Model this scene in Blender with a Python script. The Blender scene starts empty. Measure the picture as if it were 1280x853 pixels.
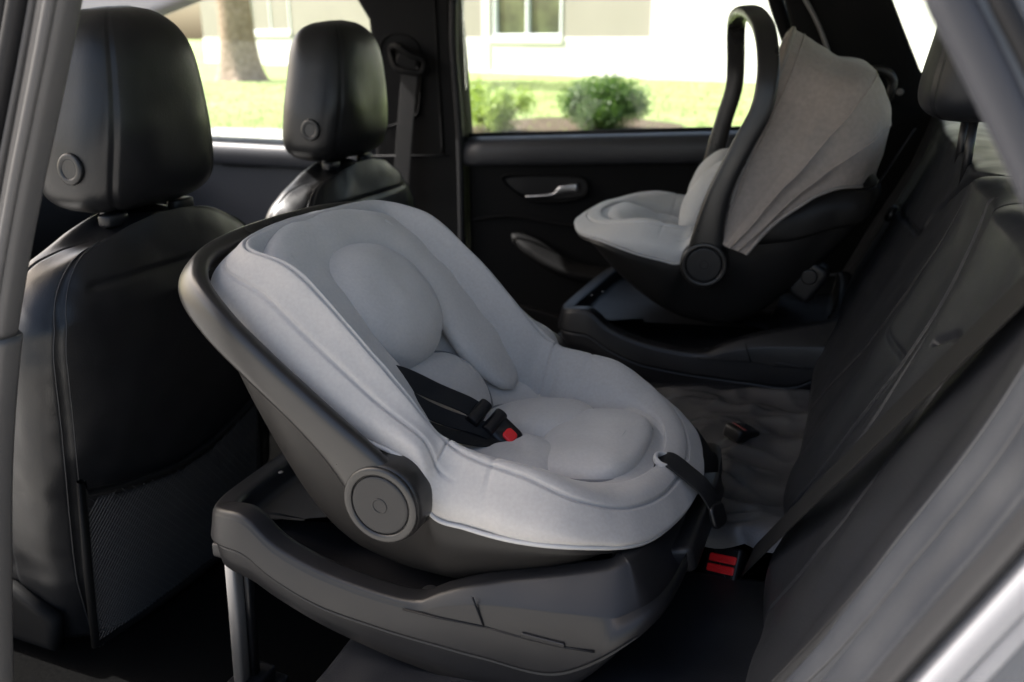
import bpy, math, random
import numpy as np
from mathutils import noise as mnoise, Vector
random.seed(7); rng = np.random.default_rng(7)
PI = math.pi
scene = bpy.context.scene
COL = scene.collection
A3 = lambda *a: np.array(a, float)

# ------------------------------------------------------------------ camera
CAM = A3(0, 0, 1.30); YAW = math.radians(22); PIT = math.radians(19); FPX = 1100.0
FW = A3(-math.sin(YAW)*math.cos(PIT), math.cos(YAW)*math.cos(PIT), -math.sin(PIT))
RT = A3(math.cos(YAW), math.sin(YAW), 0); UP = np.cross(RT, FW)
def ray(px, py): return FW + (px-640)/FPX*RT - (py-426.5)/FPX*UP
def at(px, py, y=None, z=None, x=None):
    """measure a point of the place: where the sight line meets a known plane"""
    d = ray(px, py)
    t = (y-CAM[1])/d[1] if y is not None else ((z-CAM[2])/d[2] if z is not None else (x-CAM[0])/d[0])
    return CAM + t*d
cd = bpy.data.cameras.new('camera'); cam = bpy.data.objects.new('camera', cd); COL.objects.link(cam)
cam.location = CAM
cam.rotation_euler = (PI/2-PIT, 0, YAW)
cd.sensor_width = 36; cd.lens = 36*FPX/1280; cd.clip_start = .02; cd.clip_end = 500
cd.dof.use_dof = True; cd.dof.focus_distance = 1.0; cd.dof.aperture_fstop = 4.8
scene.camera = cam

# ------------------------------------------------------------------ materials
def mat(name, base, rough=.5, spec=.5, metal=0, bump=None, var=0, var_scale=4, sheen=0, rvar=0, coat=0, base2=None):
    """bump: list of (scale, strength, distance, kind)"""
    m = bpy.data.materials.new(name); m.use_nodes = True
    nt = m.node_tree; N = nt.nodes; L = nt.links
    b = N['Principled BSDF']
    b.inputs['Base Color'].default_value = (*base, 1); b.inputs['Roughness'].default_value = rough
    b.inputs['Specular IOR Level'].default_value = spec; b.inputs['Metallic'].default_value = metal
    if sheen:
        b.inputs['Sheen Weight'].default_value = sheen; b.inputs['Sheen Roughness'].default_value = .5
    if coat: b.inputs['Coat Weight'].default_value = coat
    tc = N.new('ShaderNodeTexCoord')
    if var or base2:
        n = N.new('ShaderNodeTexNoise'); n.inputs['Scale'].default_value = var_scale; n.inputs['Detail'].default_value = 6
        L.new(tc.outputs['Object'], n.inputs['Vector'])
        r = N.new('ShaderNodeValToRGB'); L.new(n.outputs['Fac'], r.inputs['Fac'])
        lo = base if base2 else [c*(1-var) for c in base]; hi = base2 if base2 else [min(1, c*(1+var)) for c in base]
        r.color_ramp.elements[0].color = (*lo, 1); r.color_ramp.elements[1].color = (*hi, 1)
        r.color_ramp.elements[0].position = .3; r.color_ramp.elements[1].position = .7
        L.new(r.outputs['Color'], b.inputs['Base Color'])
    if rvar:
        n = N.new('ShaderNodeTexNoise'); n.inputs['Scale'].default_value = 14; n.inputs['Detail'].default_value = 7
        L.new(tc.outputs['Object'], n.inputs['Vector'])
        mr = N.new('ShaderNodeMapRange'); mr.inputs['To Min'].default_value = max(.02, rough-rvar); mr.inputs['To Max'].default_value = min(1, rough+rvar)
        mr.inputs['From Min'].default_value = .3; mr.inputs['From Max'].default_value = .7
        L.new(n.outputs['Fac'], mr.inputs['Value']); L.new(mr.outputs['Result'], b.inputs['Roughness'])
    prev = None
    for (sc, st, dist, kind) in (bump or []):
        if kind == 'voronoi':
            n = N.new('ShaderNodeTexVoronoi'); n.feature = 'SMOOTH_F1'; out = n.outputs['Distance']; n.inputs['Scale'].default_value = sc
        elif kind == 'weave':
            n = N.new('ShaderNodeTexWave'); n.inputs['Scale'].default_value = sc; n.inputs['Distortion'].default_value = 3.0
            n.inputs['Detail'].default_value = 2; n.inputs['Detail Scale'].default_value = 1.5; n.bands_direction = 'DIAGONAL'; out = n.outputs['Fac']
        else:
            n = N.new('ShaderNodeTexNoise'); n.inputs['Scale'].default_value = sc; n.inputs['Detail'].default_value = 4; out = n.outputs['Fac']
        L.new(tc.outputs['Object'], n.inputs['Vector'])
        bp = N.new('ShaderNodeBump'); bp.inputs['Strength'].default_value = st; bp.inputs['Distance'].default_value = dist
        L.new(out, bp.inputs['Height'])
        if prev: L.new(prev.outputs['Normal'], bp.inputs['Normal'])
        prev = bp
    if prev: L.new(prev.outputs['Normal'], b.inputs['Normal'])
    return m
LEATHER = mat('leather', (.0065, .0067, .0076), .37, .34, bump=[(520, .22, .0006, 'voronoi'), (9, .25, .006, 'noise')], rvar=.07)
LEATHER2 = mat('bench_leather', (.0105, .0113, .0138), .43, .27, bump=[(520, .22, .0006, 'voronoi'), (8, .12, .006, 'noise')], rvar=.08)
SHEEN_LEATHER = mat('crumpled_leather_sheen', (.042, .041, .043), .40, .40, bump=[(420, .2, .0006, 'voronoi'), (14, .12, .006, 'noise')], rvar=.08)  # crumpled bench leather, greyed: sheen of the window light put into the colour
PLASTIC = mat('grained_plastic', (.0105, .0103, .0113), .40, .30, bump=[(900, .25, .0004, 'noise'), (1500, .2, .0003, 'voronoi')], rvar=.05, var=.12, var_scale=7)
SHELL = mat('shell_plastic', (.0110, .0102, .0098), .44, .22, bump=[(1100, .25, .0004, 'noise')], rvar=.05, var=.1)
HANDLE = mat('handle_plastic', (.0130, .0123, .0122), .31, .42, bump=[(1300, .12, .0003, 'noise')], rvar=.06)
TRIM = mat('trim_plastic', (.0058, .0058, .0060), .6, .05, bump=[(700, .25, .0004, 'noise')], rvar=.05)
LEDGE = mat('door_top_trim', (.030, .0305, .034), .45, .3, bump=[(600, .25, .0005, 'voronoi')], rvar=.05)
PILLAR = mat('pillar_trim', (.047, .0455, .0455), .5, .3, bump=[(900, .2, .0004, 'noise')], rvar=.05, var=.1)
RUBBER = mat('rubber', (.008, .008, .009), .6, .2, bump=[(500, .15, .0004, 'noise')])
FABRIC = mat('grey_fabric', (.352, .332, .313), .85, .25, bump=[(1500, .35, .0006, 'noise'), (420, .15, .0005, 'weave')], var=.05, var_scale=260, sheen=.25)
FABRIC_B = mat('brightened_pad_fabric', (.42, .393, .365), .85, .25, bump=[(1500, .35, .0006, 'noise'), (420, .15, .0005, 'weave')], var=.05, var_scale=260, sheen=.25)  # pad colour lightened to make up for dim light inside the seat
FABRIC_L = mat('pale_grey_fabric', (.47, .46, .445), .85, .25, bump=[(1500, .35, .0006, 'noise'), (420, .15, .0005, 'weave')], var=.04, var_scale=420, sheen=.25)
PIPING = mat('piping', (.36, .35, .34), .8, .3, bump=[(1500, .3, .0005, 'noise')])
SEAM = mat('seam_fabric', (.17, .168, .168), .9, .2)
TAUPE = mat('taupe_canopy_fabric', (.245, .210, .186), .85, .25, bump=[(1400, .35, .0006, 'noise'), (16, .35, .006, 'noise')], var=.09, var_scale=120, sheen=.2)
TAUPE_P = mat('taupe_piping', (.22, .20, .185), .8, .3)
WEB = mat('belt_webbing', (.007, .007, .0075), .55, .2, bump=[(900, .4, .0005, 'weave')])
BLACK = mat('gloss_black_plastic', (.007, .007, .008), .34, .28, rvar=.05)
RED = mat('red_button', (.62, .012, .015), .4, .5, bump=[(300, .1, .0004, 'noise')])
DRED = mat('dull_red_button', (.10, .012, .012), .5, .3)
METAL = mat('brushed_metal', (.13, .125, .122), .6, .4, metal=.6, rvar=.08)
CHROME = mat('satin_metal', (.32, .32, .33), .32, .5, metal=1, rvar=.05)
PAINT = mat('dark_blue_grey_paint', (.026, .033, .047), .32, .5, coat=.5, rvar=.04)
SILL = mat('pale_sill_metal', (.22, .22, .235), .42, .5, metal=.3, rvar=.08, var=.06, var_scale=20)
JAMB = mat('slate_jamb_trim', (.026, .027, .032), .5, .25, bump=[(700, .2, .0004, 'noise')])
HEADLINER = mat('headliner_fabric', (.33, .32, .31), .9, .2, bump=[(900, .3, .0005, 'noise')])
CARPET = mat('carpet', (.003, .003, .003), .98, .01, bump=[(700, .6, .002, 'noise')], var=.3, var_scale=200)
NET = mat('net_cord', (.02, .02, .021), .6, .4)
THREAD = mat('seam_thread', (.016, .016, .0175), .6, .4)

def glass_mat():
    m = bpy.data.materials.new('window_glass'); m.use_nodes = True
    nt = m.node_tree; N = nt.nodes; L = nt.links
    for n in list(N): N.remove(n)
    o = N.new('ShaderNodeOutputMaterial'); mx = N.new('ShaderNodeMixShader')
    t = N.new('ShaderNodeBsdfTransparent'); t.inputs['Color'].default_value = (.93, .95, .94, 1)
    g = N.new('ShaderNodeBsdfGlossy'); g.inputs['Roughness'].default_value = .02
    f = N.new('ShaderNodeFresnel'); f.inputs['IOR'].default_value = 1.3
    L.new(f.outputs['Fac'], mx.inputs['Fac']); L.new(t.outputs['BSDF'], mx.inputs[1]); L.new(g.outputs['BSDF'], mx.inputs[2])
    L.new(mx.outputs['Shader'], o.inputs['Surface'])
    return m
GLASS = glass_mat()

# ------------------------------------------------------------------ mesh helpers
INV = {}                                    # object -> 4x4 that brings world points into its own frame
def T4(loc=(0, 0, 0), rz=0, ry=0):
    c, s = math.cos(rz), math.sin(rz); M = np.eye(4)
    Rz = np.array([[c, -s, 0], [s, c, 0], [0, 0, 1]])
    c, s = math.cos(ry), math.sin(ry); Ry = np.array([[c, 0, s], [0, 1, 0], [-s, 0, c]])
    M[:3, :3] = Rz @ Ry; M[:3, 3] = loc
    return M
def tag(o, label=None, cat=None, group=None, kind=None):
    if label: o['label'] = label
    if cat: o['category'] = cat
    if group: o['group'] = group
    if kind: o['kind'] = kind
    return o
def thing(name, label, cat, loc=(0, 0, 0), rz=0, ry=0, group=None):
    o = bpy.data.objects.new(name, None); COL.objects.link(o); o.empty_display_size = .05
    o.location = loc; o.rotation_mode = 'XYZ'; o.rotation_euler = (0, ry, rz)
    INV[o] = np.linalg.inv(T4(loc, rz, ry))
    return tag(o, label, cat, group)
class MB:
    def __init__(s): s.V = []; s.F = []; s.n = 0
    def add(s, V, F):
        V = np.asarray(V, float).reshape(-1, 3)
        s.V.append(V); s.F += [[i+s.n for i in f] for f in F]; s.n += len(V); return s
    def build(s, name, material, parent=None, local=False, smooth=True, sharp=None, origin=None):
        V = np.concatenate(s.V)
        inv = INV.get(parent)
        if parent is not None and not local:
            V = V @ inv[:3, :3].T + inv[:3, 3]
        off = np.zeros(3)
        if parent is None and origin is not None: off = np.asarray(origin, float); V = V-off
        me = bpy.data.meshes.new(name); me.from_pydata(V.tolist(), [], s.F); me.update()
        import bmesh
        bm = bmesh.new(); bm.from_mesh(me); bmesh.ops.remove_doubles(bm, verts=bm.verts[:], dist=1e-6); bmesh.ops.recalc_face_normals(bm, faces=bm.faces[:]); bm.to_mesh(me); bm.free()
        if smooth: me.polygons.foreach_set('use_smooth', [True]*len(me.polygons))
        me.materials.append(material)
        o = bpy.data.objects.new(name, me); COL.objects.link(o)
        if parent is not None: o.parent = parent; INV[o] = inv
        else:
            o.location = off; INV[o] = np.linalg.inv(T4(off))
        if smooth and sharp:
            bpy_sharp(me, sharp)
        return o
def bpy_sharp(me, ang):
    import bmesh
    bm = bmesh.new(); bm.from_mesh(me)
    for e in bm.edges:
        if len(e.link_faces) == 2 and e.calc_face_angle(0) > ang: e.smooth = False
    bm.to_mesh(me); bm.free()
def cr(pts, n, closed=False):
    p = np.asarray(pts, float); k = len(p)
    if closed: q = np.concatenate([p[-1:], p, p[:2]]); segs = k; u = np.linspace(0, segs, n, endpoint=False)
    else: q = np.concatenate([2*p[:1]-p[1:2], p, 2*p[-1:]-p[-2:-1]]); segs = k-1; u = np.linspace(0, segs, n)
    i = np.minimum(u.astype(int), segs-1); t = (u-i)[:, None]
    a, b, c, d = q[i], q[i+1], q[i+2], q[i+3]
    return .5*((2*b)+(-a+c)*t+(2*a-5*b+4*c-d)*t**2+(-a+3*b-3*c+d)*t**3)
def gridF(nu, nv, cu=False, cv=False):
    F = []
    for i in range(nu if cu else nu-1):
        for j in range(nv if cv else nv-1):
            a, b = i, (i+1) % nu; c, d = j, (j+1) % nv
            F.append([a*nv+c, b*nv+c, b*nv+d, a*nv+d])
    return F
def grid(P, cu=False, cv=False, flip=False):
    F = gridF(P.shape[0], P.shape[1], cu, cv)
    if flip: F = [f[::-1] for f in F]
    return P.reshape(-1, 3), F
def nrm(v): return v/np.maximum(np.linalg.norm(v, axis=-1, keepdims=True), 1e-9)
def gnormals(P, cu=False, cv=False):
    def gr(P, ax, cyc):
        if cyc: return np.roll(P, -1, ax)-np.roll(P, 1, ax)
        return np.gradient(P, axis=ax)
    return nrm(np.cross(gr(P, 0, cu), gr(P, 1, cv)))
def wob(P, scale, amp):
    """small irregularities that no sewn or moulded thing is free of"""
    sh = P.shape[:-1]; out = np.array([mnoise.noise(Vector(p*scale)) for p in P.reshape(-1, 3)]).reshape(sh)
    return out*amp
def sweep(path, sec, ref, closed=False, caps=True, scale=None):
    """sec: 2D section (a along side, b along ref-ish normal)"""
    P = np.asarray(path, float); n = len(P)
    Tn = nrm(np.roll(P, -1, 0)-np.roll(P, 1, 0)) if closed else nrm(np.gradient(P, axis=0))
    ref = np.asarray(ref, float)
    if ref.ndim == 1: ref = np.repeat(ref[None], n, 0)
    B = nrm(ref-(ref*Tn).sum(-1, keepdims=True)*Tn); S = np.cross(Tn, B)
    sec = np.asarray(sec, float); sc = np.ones(n) if scale is None else np.asarray(scale, float)
    if sc.ndim == 1: sc = np.stack([sc, sc], 1)
    G = P[:, None]+S[:, None]*sec[None, :, :1]*sc[:, None, :1]+B[:, None]*sec[None, :, 1:]*sc[:, None, 1:]
    V, F = grid(G, closed, True)
    if caps and not closed:
        m = len(sec); F = F+[list(range(m)), [(n-1)*m+i for i in range(m)][::-1]]
    return V, F
def circ(r, n=10): return [(r*math.cos(2*PI*i/n), r*math.sin(2*PI*i/n)) for i in range(n)]
def sup(a, b, e=3.0, n=20):
    o = []
    for i in range(n):
        t = 2*PI*i/n; c, s = math.cos(t), math.sin(t)
        o.append((a*math.copysign(abs(c)**(2/e), c), b*math.copysign(abs(s)**(2/e), s)))
    return o
def tube(path, r, n=8, closed=False):
    P = np.asarray(path, float); d = P[-1]-P[0]
    ref = A3(0, 0, 1) if abs(nrm(d)[2]) < .8 else A3(1, .3, 0)
    return sweep(path, circ(r, n), ref, closed)
def prism(outline, fn, d0, d1, bev=.006, nb=3):
    """outline 2D, extruded d0..d1 with rounded edges, fn(a,b,d)->xyz"""
    o = np.asarray(outline, float); n = len(o)
    area = .5*np.sum(o[:, 0]*np.roll(o[:, 1], -1)-np.roll(o[:, 0], -1)*o[:, 1])
    if area < 0: o = o[::-1]
    e1 = nrm(o-np.roll(o, 1, 0)); e2 = nrm(np.roll(o, -1, 0)-o)
    nn = lambda e: np.stack([e[:, 1], -e[:, 0]], 1)
    m = nrm(nn(e1)+nn(e2)); k = np.clip(1/np.maximum((m*nn(e1)).sum(1, keepdims=True), .5), 1, 1.6)
    s = 1 if d1 > d0 else -1
    lv = [(d0+s*bev*(1-math.cos(PI/2*i/nb)), bev*(1-math.sin(PI/2*i/nb))) for i in range(nb+1)]
    lv += [(d1-s*bev*(1-math.cos(PI/2*i/nb)), bev*(1-math.sin(PI/2*i/nb))) for i in range(nb, -1, -1)]
    if bev >= .001: lv = [(d0, bev*1.5)]+lv+[(d1, bev*1.5)]      # keeps the flats flat
    V = []
    for d, ins in lv:
        q = o-m*k*ins
        V += [fn(a, b, d) for a, b in q]
    F = gridF(len(lv), n, False, True)
    F += [list(range(n))[::-1], [(len(lv)-1)*n+i for i in range(n)]]
    return np.array(V, float), F
XZ = lambda a, b, d: (a, d, b)
XY = lambda a, b, d: (a, b, d)
YZ = lambda a, b, d: (d, a, b)
def rrect(x0, x1, y0, y1, r, n=5):
    o = []
    for cx, cy, a0 in ((x1-r, y0+r, -PI/2), (x1-r, y1-r, 0), (x0+r, y1-r, PI/2), (x0+r, y0+r, PI)):
        for i in range(n+1):
            a = a0+PI/2*i/n; o.append((cx+r*math.cos(a), cy+r*math.sin(a)))
    return o
def obox(c, ax, ay, az, sx, sy, sz, r=.004, bev=.003):
    """rounded box in its own axes"""
    c = np.asarray(c, float); ax = nrm(np.asarray(ax, float)); az0 = np.asarray(az, float)
    ay = nrm(np.cross(az0, ax)); az = np.cross(ax, ay)
    return prism(rrect(-sx/2, sx/2, -sy/2, sy/2, r), lambda a, b, d: tuple(c+a*ax+b*ay+d*az), -sz/2, sz/2, bev)
def disc(c, axis, r, h, bev=.002, n=36, dish=None):
    c = np.asarray(c, float); ax = nrm(np.asarray(axis, float))
    u = nrm(np.cross(ax, A3(0, 0, 1) if abs(ax[2]) < .9 else A3(1, 0, 0))); v = np.cross(ax, u)
    return prism(circ(r, n), lambda a, b, d: tuple(c+a*u+b*v+d*ax), 0, h, bev)
def ring(c, axis, r, w, h, n=40):
    """moulded ring: round section w x h swept about axis"""
    c = np.asarray(c, float); ax = nrm(np.asarray(axis, float))
    u = nrm(np.cross(ax, A3(0, 0, 1) if abs(ax[2]) < .9 else A3(1, 0, 0))); v = np.cross(ax, u)
    P = [c+r*(math.cos(t)*u+math.sin(t)*v) for t in np.linspace(0, 2*PI, n, endpoint=False)]
    return sweep(P, sup(w/2, h/2, 2.6, 14), ax, closed=True)
def polydist(Q, poly):
    """distance of 2D points Q (...,2) to a polyline"""
    p = np.asarray(poly, float); best = np.full(Q.shape[:-1], 1e9)
    for a, b in zip(p[:-1], p[1:]):
        ab = b-a; t = np.clip(((Q-a)@ab)/max(ab@ab, 1e-12), 0, 1)
        best = np.minimum(best, np.linalg.norm(Q-(a+t[..., None]*ab), axis=-1))
    return best
def ribbon(path, width, thick, side):
    """flat webbing along a path; side = direction of its width"""
    P = np.asarray(path, float); Tn = nrm(np.gradient(P, axis=0))
    sd = np.asarray(side, float)
    if sd.ndim == 1: sd = np.repeat(sd[None], len(P), 0)
    ref = np.cross(sd, Tn)
    return sweep(P, sup(width/2, thick/2, 8, 24), ref)

# ================================================================== INFANT SEAT
ORG = A3(-.43, .94, .70)                    # measured where the near seat stands
ST = [  # crest                     outer lower edge         inner lower edge         keel of the shell
 ((-.655, 0, 1.085), (-.690, 0, 1.030), (-.640, 0, 1.010), (-.590, 0, .80)),
 ((-.653, -.105, 1.083), (-.690, -.120, 1.030), (-.634, -.08, 1.008), (-.588, -.08, .80)),
 ((-.634, -.150, 1.078), (-.672, -.186, 1.010), (-.612, -.112, .995), (-.580, -.13, .785)),
 ((-.570, -.160, 1.062), (-.620, -.204, .980), (-.575, -.132, .960), (-.560, -.148, .75)),
 ((-.506, -.165, 1.012), (-.568, -.213, .945), (-.525, -.135, .908), (-.520, -.155, .722)),
 ((-.438, -.165, .940), (-.485, -.213, .905), (-.470, -.135, .855), (-.465, -.155, .708)),
 ((-.402, -.167, .899), (-.408, -.213, .880), (-.420, -.135, .822), (-.420, -.155, .705)),
 ((-.376, -.168, .889), (-.386, -.213, .826), (-.385, -.132, .820), (-.382, -.155, .708)),
 ((-.345, -.171, .884), (-.345, -.213, .818), (-.355, -.125, .825), (-.345, -.155, .718)),
 ((-.290, -.168, .877), (-.290, -.211, .814), (-.290, -.120, .830), (-.290, -.150, .738)),
 ((-.243, -.156, .856), (-.232, -.196, .812), (-.248, -.110, .832), (-.235, -.140, .766)),
 ((-.204, -.122, .837), (-.178, -.148, .800), (-.214, -.088, .830), (-.208, -.105, .785)),
 ((-.180, -.066, .828), (-.154, -.077, .794), (-.196, -.052, .826), (-.190, -.06, .788)),
 ((-.173, 0, .826), (-.146, 0, .792), (-.190, 0, .825), (-.183, 0, .788)),
]
def loopcol(k):
    h = np.array([s[k] for s in ST], float); m = h[1:-1][::-1].copy(); m[:, 1] *= -1
    L = np.concatenate([h, m]); L[:, 0] -= ORG[0]; L[:, 2] -= ORG[2]
    return L
FLP = np.array([(-.640, 1.040), (-.596, .986), (-.540, .928), (-.486, .870), (-.448, .834), (-.41, .816), (-.34, .818), (-.26, .826), (-.215, .827), (-.178, .822)])
FLP = np.stack([FLP[:, 0]-ORG[0], FLP[:, 1]-ORG[2]], 1)
FLW = np.array([.10, .13, .14, .14, .138, .135, .13, .122, .10, .05])
_fs = cr(FLP, 400); _fw = cr(np.stack([FLW, FLW], 1), 400)[:, 0]
_fl = np.concatenate([[0], np.cumsum(np.linalg.norm(np.diff(_fs, axis=0), axis=1))])
FLEN = _fl[-1]
def floor_pt(s, w):
    """s metres from the head end along the lining, w metres across"""
    s = np.clip(s, 0, FLEN)
    x = np.interp(s, _fl, _fs[:, 0]); z = np.interp(s, _fl, _fs[:, 1]); W = np.interp(s, _fl, _fw)
    tx = np.interp(np.clip(s+.01, 0, FLEN), _fl, _fs[:, 0])-np.interp(np.clip(s-.01, 0, FLEN), _fl, _fs[:, 0])
    tz = np.interp(np.clip(s+.01, 0, FLEN), _fl, _fs[:, 1])-np.interp(np.clip(s-.01, 0, FLEN), _fl, _fs[:, 1])
    l = np.sqrt(tx*tx+tz*tz); nx, nz = -tz/l, tx/l
    sgn = np.where(nz < 0, -1, 1); nx, nz = nx*sgn, nz*sgn
    up = np.interp(s, [0, .27, .34], [.026, .022, .012])*np.abs(np.clip(w/W, -1.15, 1.15))**4
    N = np.stack([nx, np.zeros_like(nx), nz], -1)
    return np.stack([x, w, z], -1)+N*up[..., None], N
def pad(mb, c, rs, rw, h, e=2.4, rot=0, base=-.006, flat=.55, seam=0, pw=3.0):
    """stuffed pad lying on the lining: outline superellipse, domed"""
    nr, nt = 22, 72
    r = np.sin(np.linspace(0, 1, nr)*PI/2)[:, None]; t = np.linspace(0, 2*PI, nt, endpoint=False)[None]
    ct, s_t = np.cos(t), np.sin(t)
    a = rs*np.sign(ct)*np.abs(ct)**(2/e)*r; b = rw*np.sign(s_t)*np.abs(s_t)**(2/e)*r
    cs, sn = math.cos(rot), math.sin(rot); S = c[0]+a*cs-b*sn; W = c[1]+a*sn+b*cs
    P, N = floor_pt(S+0*W, W+0*S)
    hh = h*np.maximum(1-r**pw, 0)**flat+base
    P = P+N*(hh+0*S)[..., None]
    P = P+N*(wob(P, 26, .0035)*(1-r**4))[..., None]
    mb.add(*grid(P, False, True))
    ct, s_t = np.cos(t[0]), np.sin(t[0]); a = rs*np.sign(ct)*np.abs(ct)**(2/e); b = rw*np.sign(s_t)*np.abs(s_t)**(2/e)
    Pe, Ne = floor_pt(c[0]+a*cs-b*sn, c[1]+a*sn+b*cs); return Pe+Ne*.0012
def padded(name, m, root, piping, args):
    mbs = MB(); edge = None
    edge = pad(mbs, *args[0], **args[1]); o = mbs.build(name, m, root, local=True)
    if piping: mbp = MB(); mbp.add(*tube(edge, .0019, 6, True)); mbp.build('piping', SEAM, o, local=True)
    return o
def cover_grid():
    n = 480; C, O, I = (cr(loopcol(k), n, True) for k in (0, 1, 2))
    out = nrm(O-I)
    prof = np.stack([O-.014*out-A3(0, 0, .001), O-.002*out, .62*O+.38*C+.017*out, .22*O+.78*C+.0125*out, C+.001*out, .55*C+.45*I-.010*out, I-.006*out, I-.028*out-nrm(C-I+out*.03)*.026], 1)
    m = 110; JS = m/44
    P = np.stack([cr(prof[i], m) for i in range(n)])
    N = gnormals(P, True, False)
    mid = P[:, m//3]-.5*(O+I); sg = np.sign((N[:, m//3]*out).sum(-1).mean()); N = N*sg
    ds = np.linalg.norm(np.gradient(P, axis=1), axis=-1); cum = np.cumsum(ds, 1)
    dt = np.linalg.norm(np.roll(P, -1, 0)-P, axis=-1)
    i_ = np.arange(n)[:, None]; t = i_/n*26
    disp = wob(P, 11, .0035)+wob(P, 40, .0008)
    J = np.broadcast_to(np.arange(m)[None], (n, m))
    def vseam(j0, depth, w):                 # seam running round the rim
        L0 = np.array([np.interp(j0[i]*JS, np.arange(m), cum[i]) for i in range(n)])[:, None]
        return -depth*np.exp(-((cum-L0)/w)**2)
    hd = np.minimum(t[:, 0], 26-t[:, 0])     # 0 at head .. 13 at foot
    disp = disp+vseam(16.5+0*hd, .0042, .0017)*np.clip((7.6-hd)/.8, 0, 1)[:, None]
    disp = disp+vseam(23.5-2.5*np.clip(hd-6, 0, 4)/4, .0042, .0017)
    for c in (6.7, 26-6.7, 8.3, 26-8.3):     # cross seams at the waist
        d = np.abs(t-c)/26*n*np.median(dt); dep = .004 if c in (6.7, 26-6.7) else .002
        disp = disp-dep*np.exp(-(d/.0022)**2)*np.clip((J/JS-15)/5, 0, 1)
    for c, wd in ((6.1, .02), (7.2, .016), (26-6.1, .02), (26-7.2, .016)):   # pulled cloth beside them
        d = np.abs(t-c)/26*n*np.median(dt); disp = disp-.003*np.exp(-(d/wd)**2)*np.exp(-((J/JS-33)/6.)**2)
    return P+N*disp[..., None], O
def infant_seat(root, handle_path, fab, fabp, hw=.0205, skew=0, back=False):
    # --- shell
    n = 200; O, C, I, K = cr(loopcol(1), n, True), cr(loopcol(0), n, True), cr(loopcol(2), n, True), cr(loopcol(3), n, True)
    out = nrm((O-I)*A3(1, 1, .2)); out[:, 2] *= .3
    kin = K*A3(1, .6, 1)+A3(0, 0, -.004); kc = K*A3(1, .1, 1)+A3(0, 0, -.006)
    prof = np.stack([I-.0*out-A3(0, 0, .012), .5*(I+O)+A3(0, 0, -.012), O-.013*out+A3(0, 0, .012), O-.006*out-A3(0, 0, .01), .6*O+.4*K+.012*out, .22*O+.78*K+.012*out, K-A3(0, 0, .0)-.006*out, kin, kc], 1)
    P = np.stack([cr(prof[i], 40) for i in range(n)])
    mb = MB(); mb.add(*grid(P, True, False)); mb.F.append([i*40+39 for i in range(n)])
    shell = mb.build('shell', SHELL, root, local=True)
    # --- cover
    P, O = cover_grid()
    if back:                                 # hard shell carried up over the outside of the head end
        N = gnormals(P, True, False); N = N*np.sign((N[:, 40]*(O-O.mean(0))).sum(-1).mean()); k = int(len(P)*5.9/26); ix = np.r_[-k:k+1]
        hood = P[ix][:, 0:66]+N[ix][:, 0:66]*(.007*np.clip((66-np.arange(66))/8, .1, 1))[None, :, None]
        MB().add(*grid(hood)).build('shell_hood', SHELL, shell, local=True)
    mb = MB(); mb.add(*grid(P, True, False)); cov = mb.build('fabric_cover', fab, root, local=True)
    mb = MB(); mb.add(*tube(cr(loopcol(1), 260, True)+A3(0, 0, -.001), .0026, 8, True)); mb.build('piping', PIPING, cov, local=True)
    # --- lining
    S = np.linspace(0, FLEN, 70)[:, None]; U = np.linspace(-1, 1, 36)[None]
    W = np.interp(S, _fl, _fw)*np.interp(S, [0, .35, FLEN-.08, FLEN], [1.10, 1.10, .98, .85])*U
    P, N = floor_pt(S+0*W, W); P = P+N*(wob(P, 30, .0015)-.001)[..., None]
    mb = MB(); mb.add(*grid(P)); mb.build('lining', fabp, root, local=True)
    # --- pads
    padded('head_pad', fabp, root, True, (((.098, .006), .096, .103, .064, 2.25), dict(flat=.5)))
    hp = [(.300, -.116), (.235, -.128), (.15, -.134), (.085, -.128), (.03, -.092), (.006, 0)]
    hp = np.array(hp+[(s, -w) for s, w in hp[:-1][::-1]]); q = cr(hp, 90)
    P, N = floor_pt(q[:, 0], q[:, 1]); P = P+N*.006
    u = np.linspace(0, 1, 90); sc = np.clip(np.minimum(u, 1-u)/.12, 0, 1)**.5*.98+.02
    V, F = sweep(P, sup(.060, .0210, 2.3, 26), N, scale=sc)
    V = V+ (wob(V, 24, .004))[:, None]*np.repeat(N, 26, 0)
    MB().add(V, F).build('head_hugger', fabp, root, local=True)
    padded('body_pad', fabp, root, True, (((.245, 0), .065, .095, .034, 2.3), {}))
    for s in (-1, 1):
        padded('thigh_pad', fabp, root, True, (((.375, s*.056), .080, .060, .034, 2.3), dict(rot=s*.2)))
    padded('leg_pad', fabp, root, True, (((.462, 0), .066, .096, .030, 3.0), dict(flat=.30, pw=4.0)))
    # --- hubs and handle
    hub = A3(-.428, 0, .843)-A3(ORG[0], 0, ORG[2])
    hp = np.asarray(handle_path, float)
    half = cr(hp, 60); mir = half[::-1][1:]*A3(1, -1, 1); path = np.concatenate([half, mir])
    path[:, 0] += skew*(path[:, 1] < 2)*np.clip((.232-path[:, 1])/.464, 0, 1)*np.clip((path[:, 2]-hub[2])/.40, 0, 1.1)
    d0 = nrm(path[12]-path[0]); ref = A3(-d0[2], 0, d0[0])
    if ref[2] < 0: ref = -ref
    m = len(path); u = np.minimum(np.arange(m), m-1-np.arange(m))/60.
    scw = 1+.75*np.exp(-(u/.16)**2)
    sec = sup(.0115, hw, 3.2, 24)
    h = MB(); h.add(*sweep(path, sec, ref, scale=np.stack([np.ones(m), scw], 1)))
    hd = h.build('carry_handle', HANDLE, root, local=True)
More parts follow.
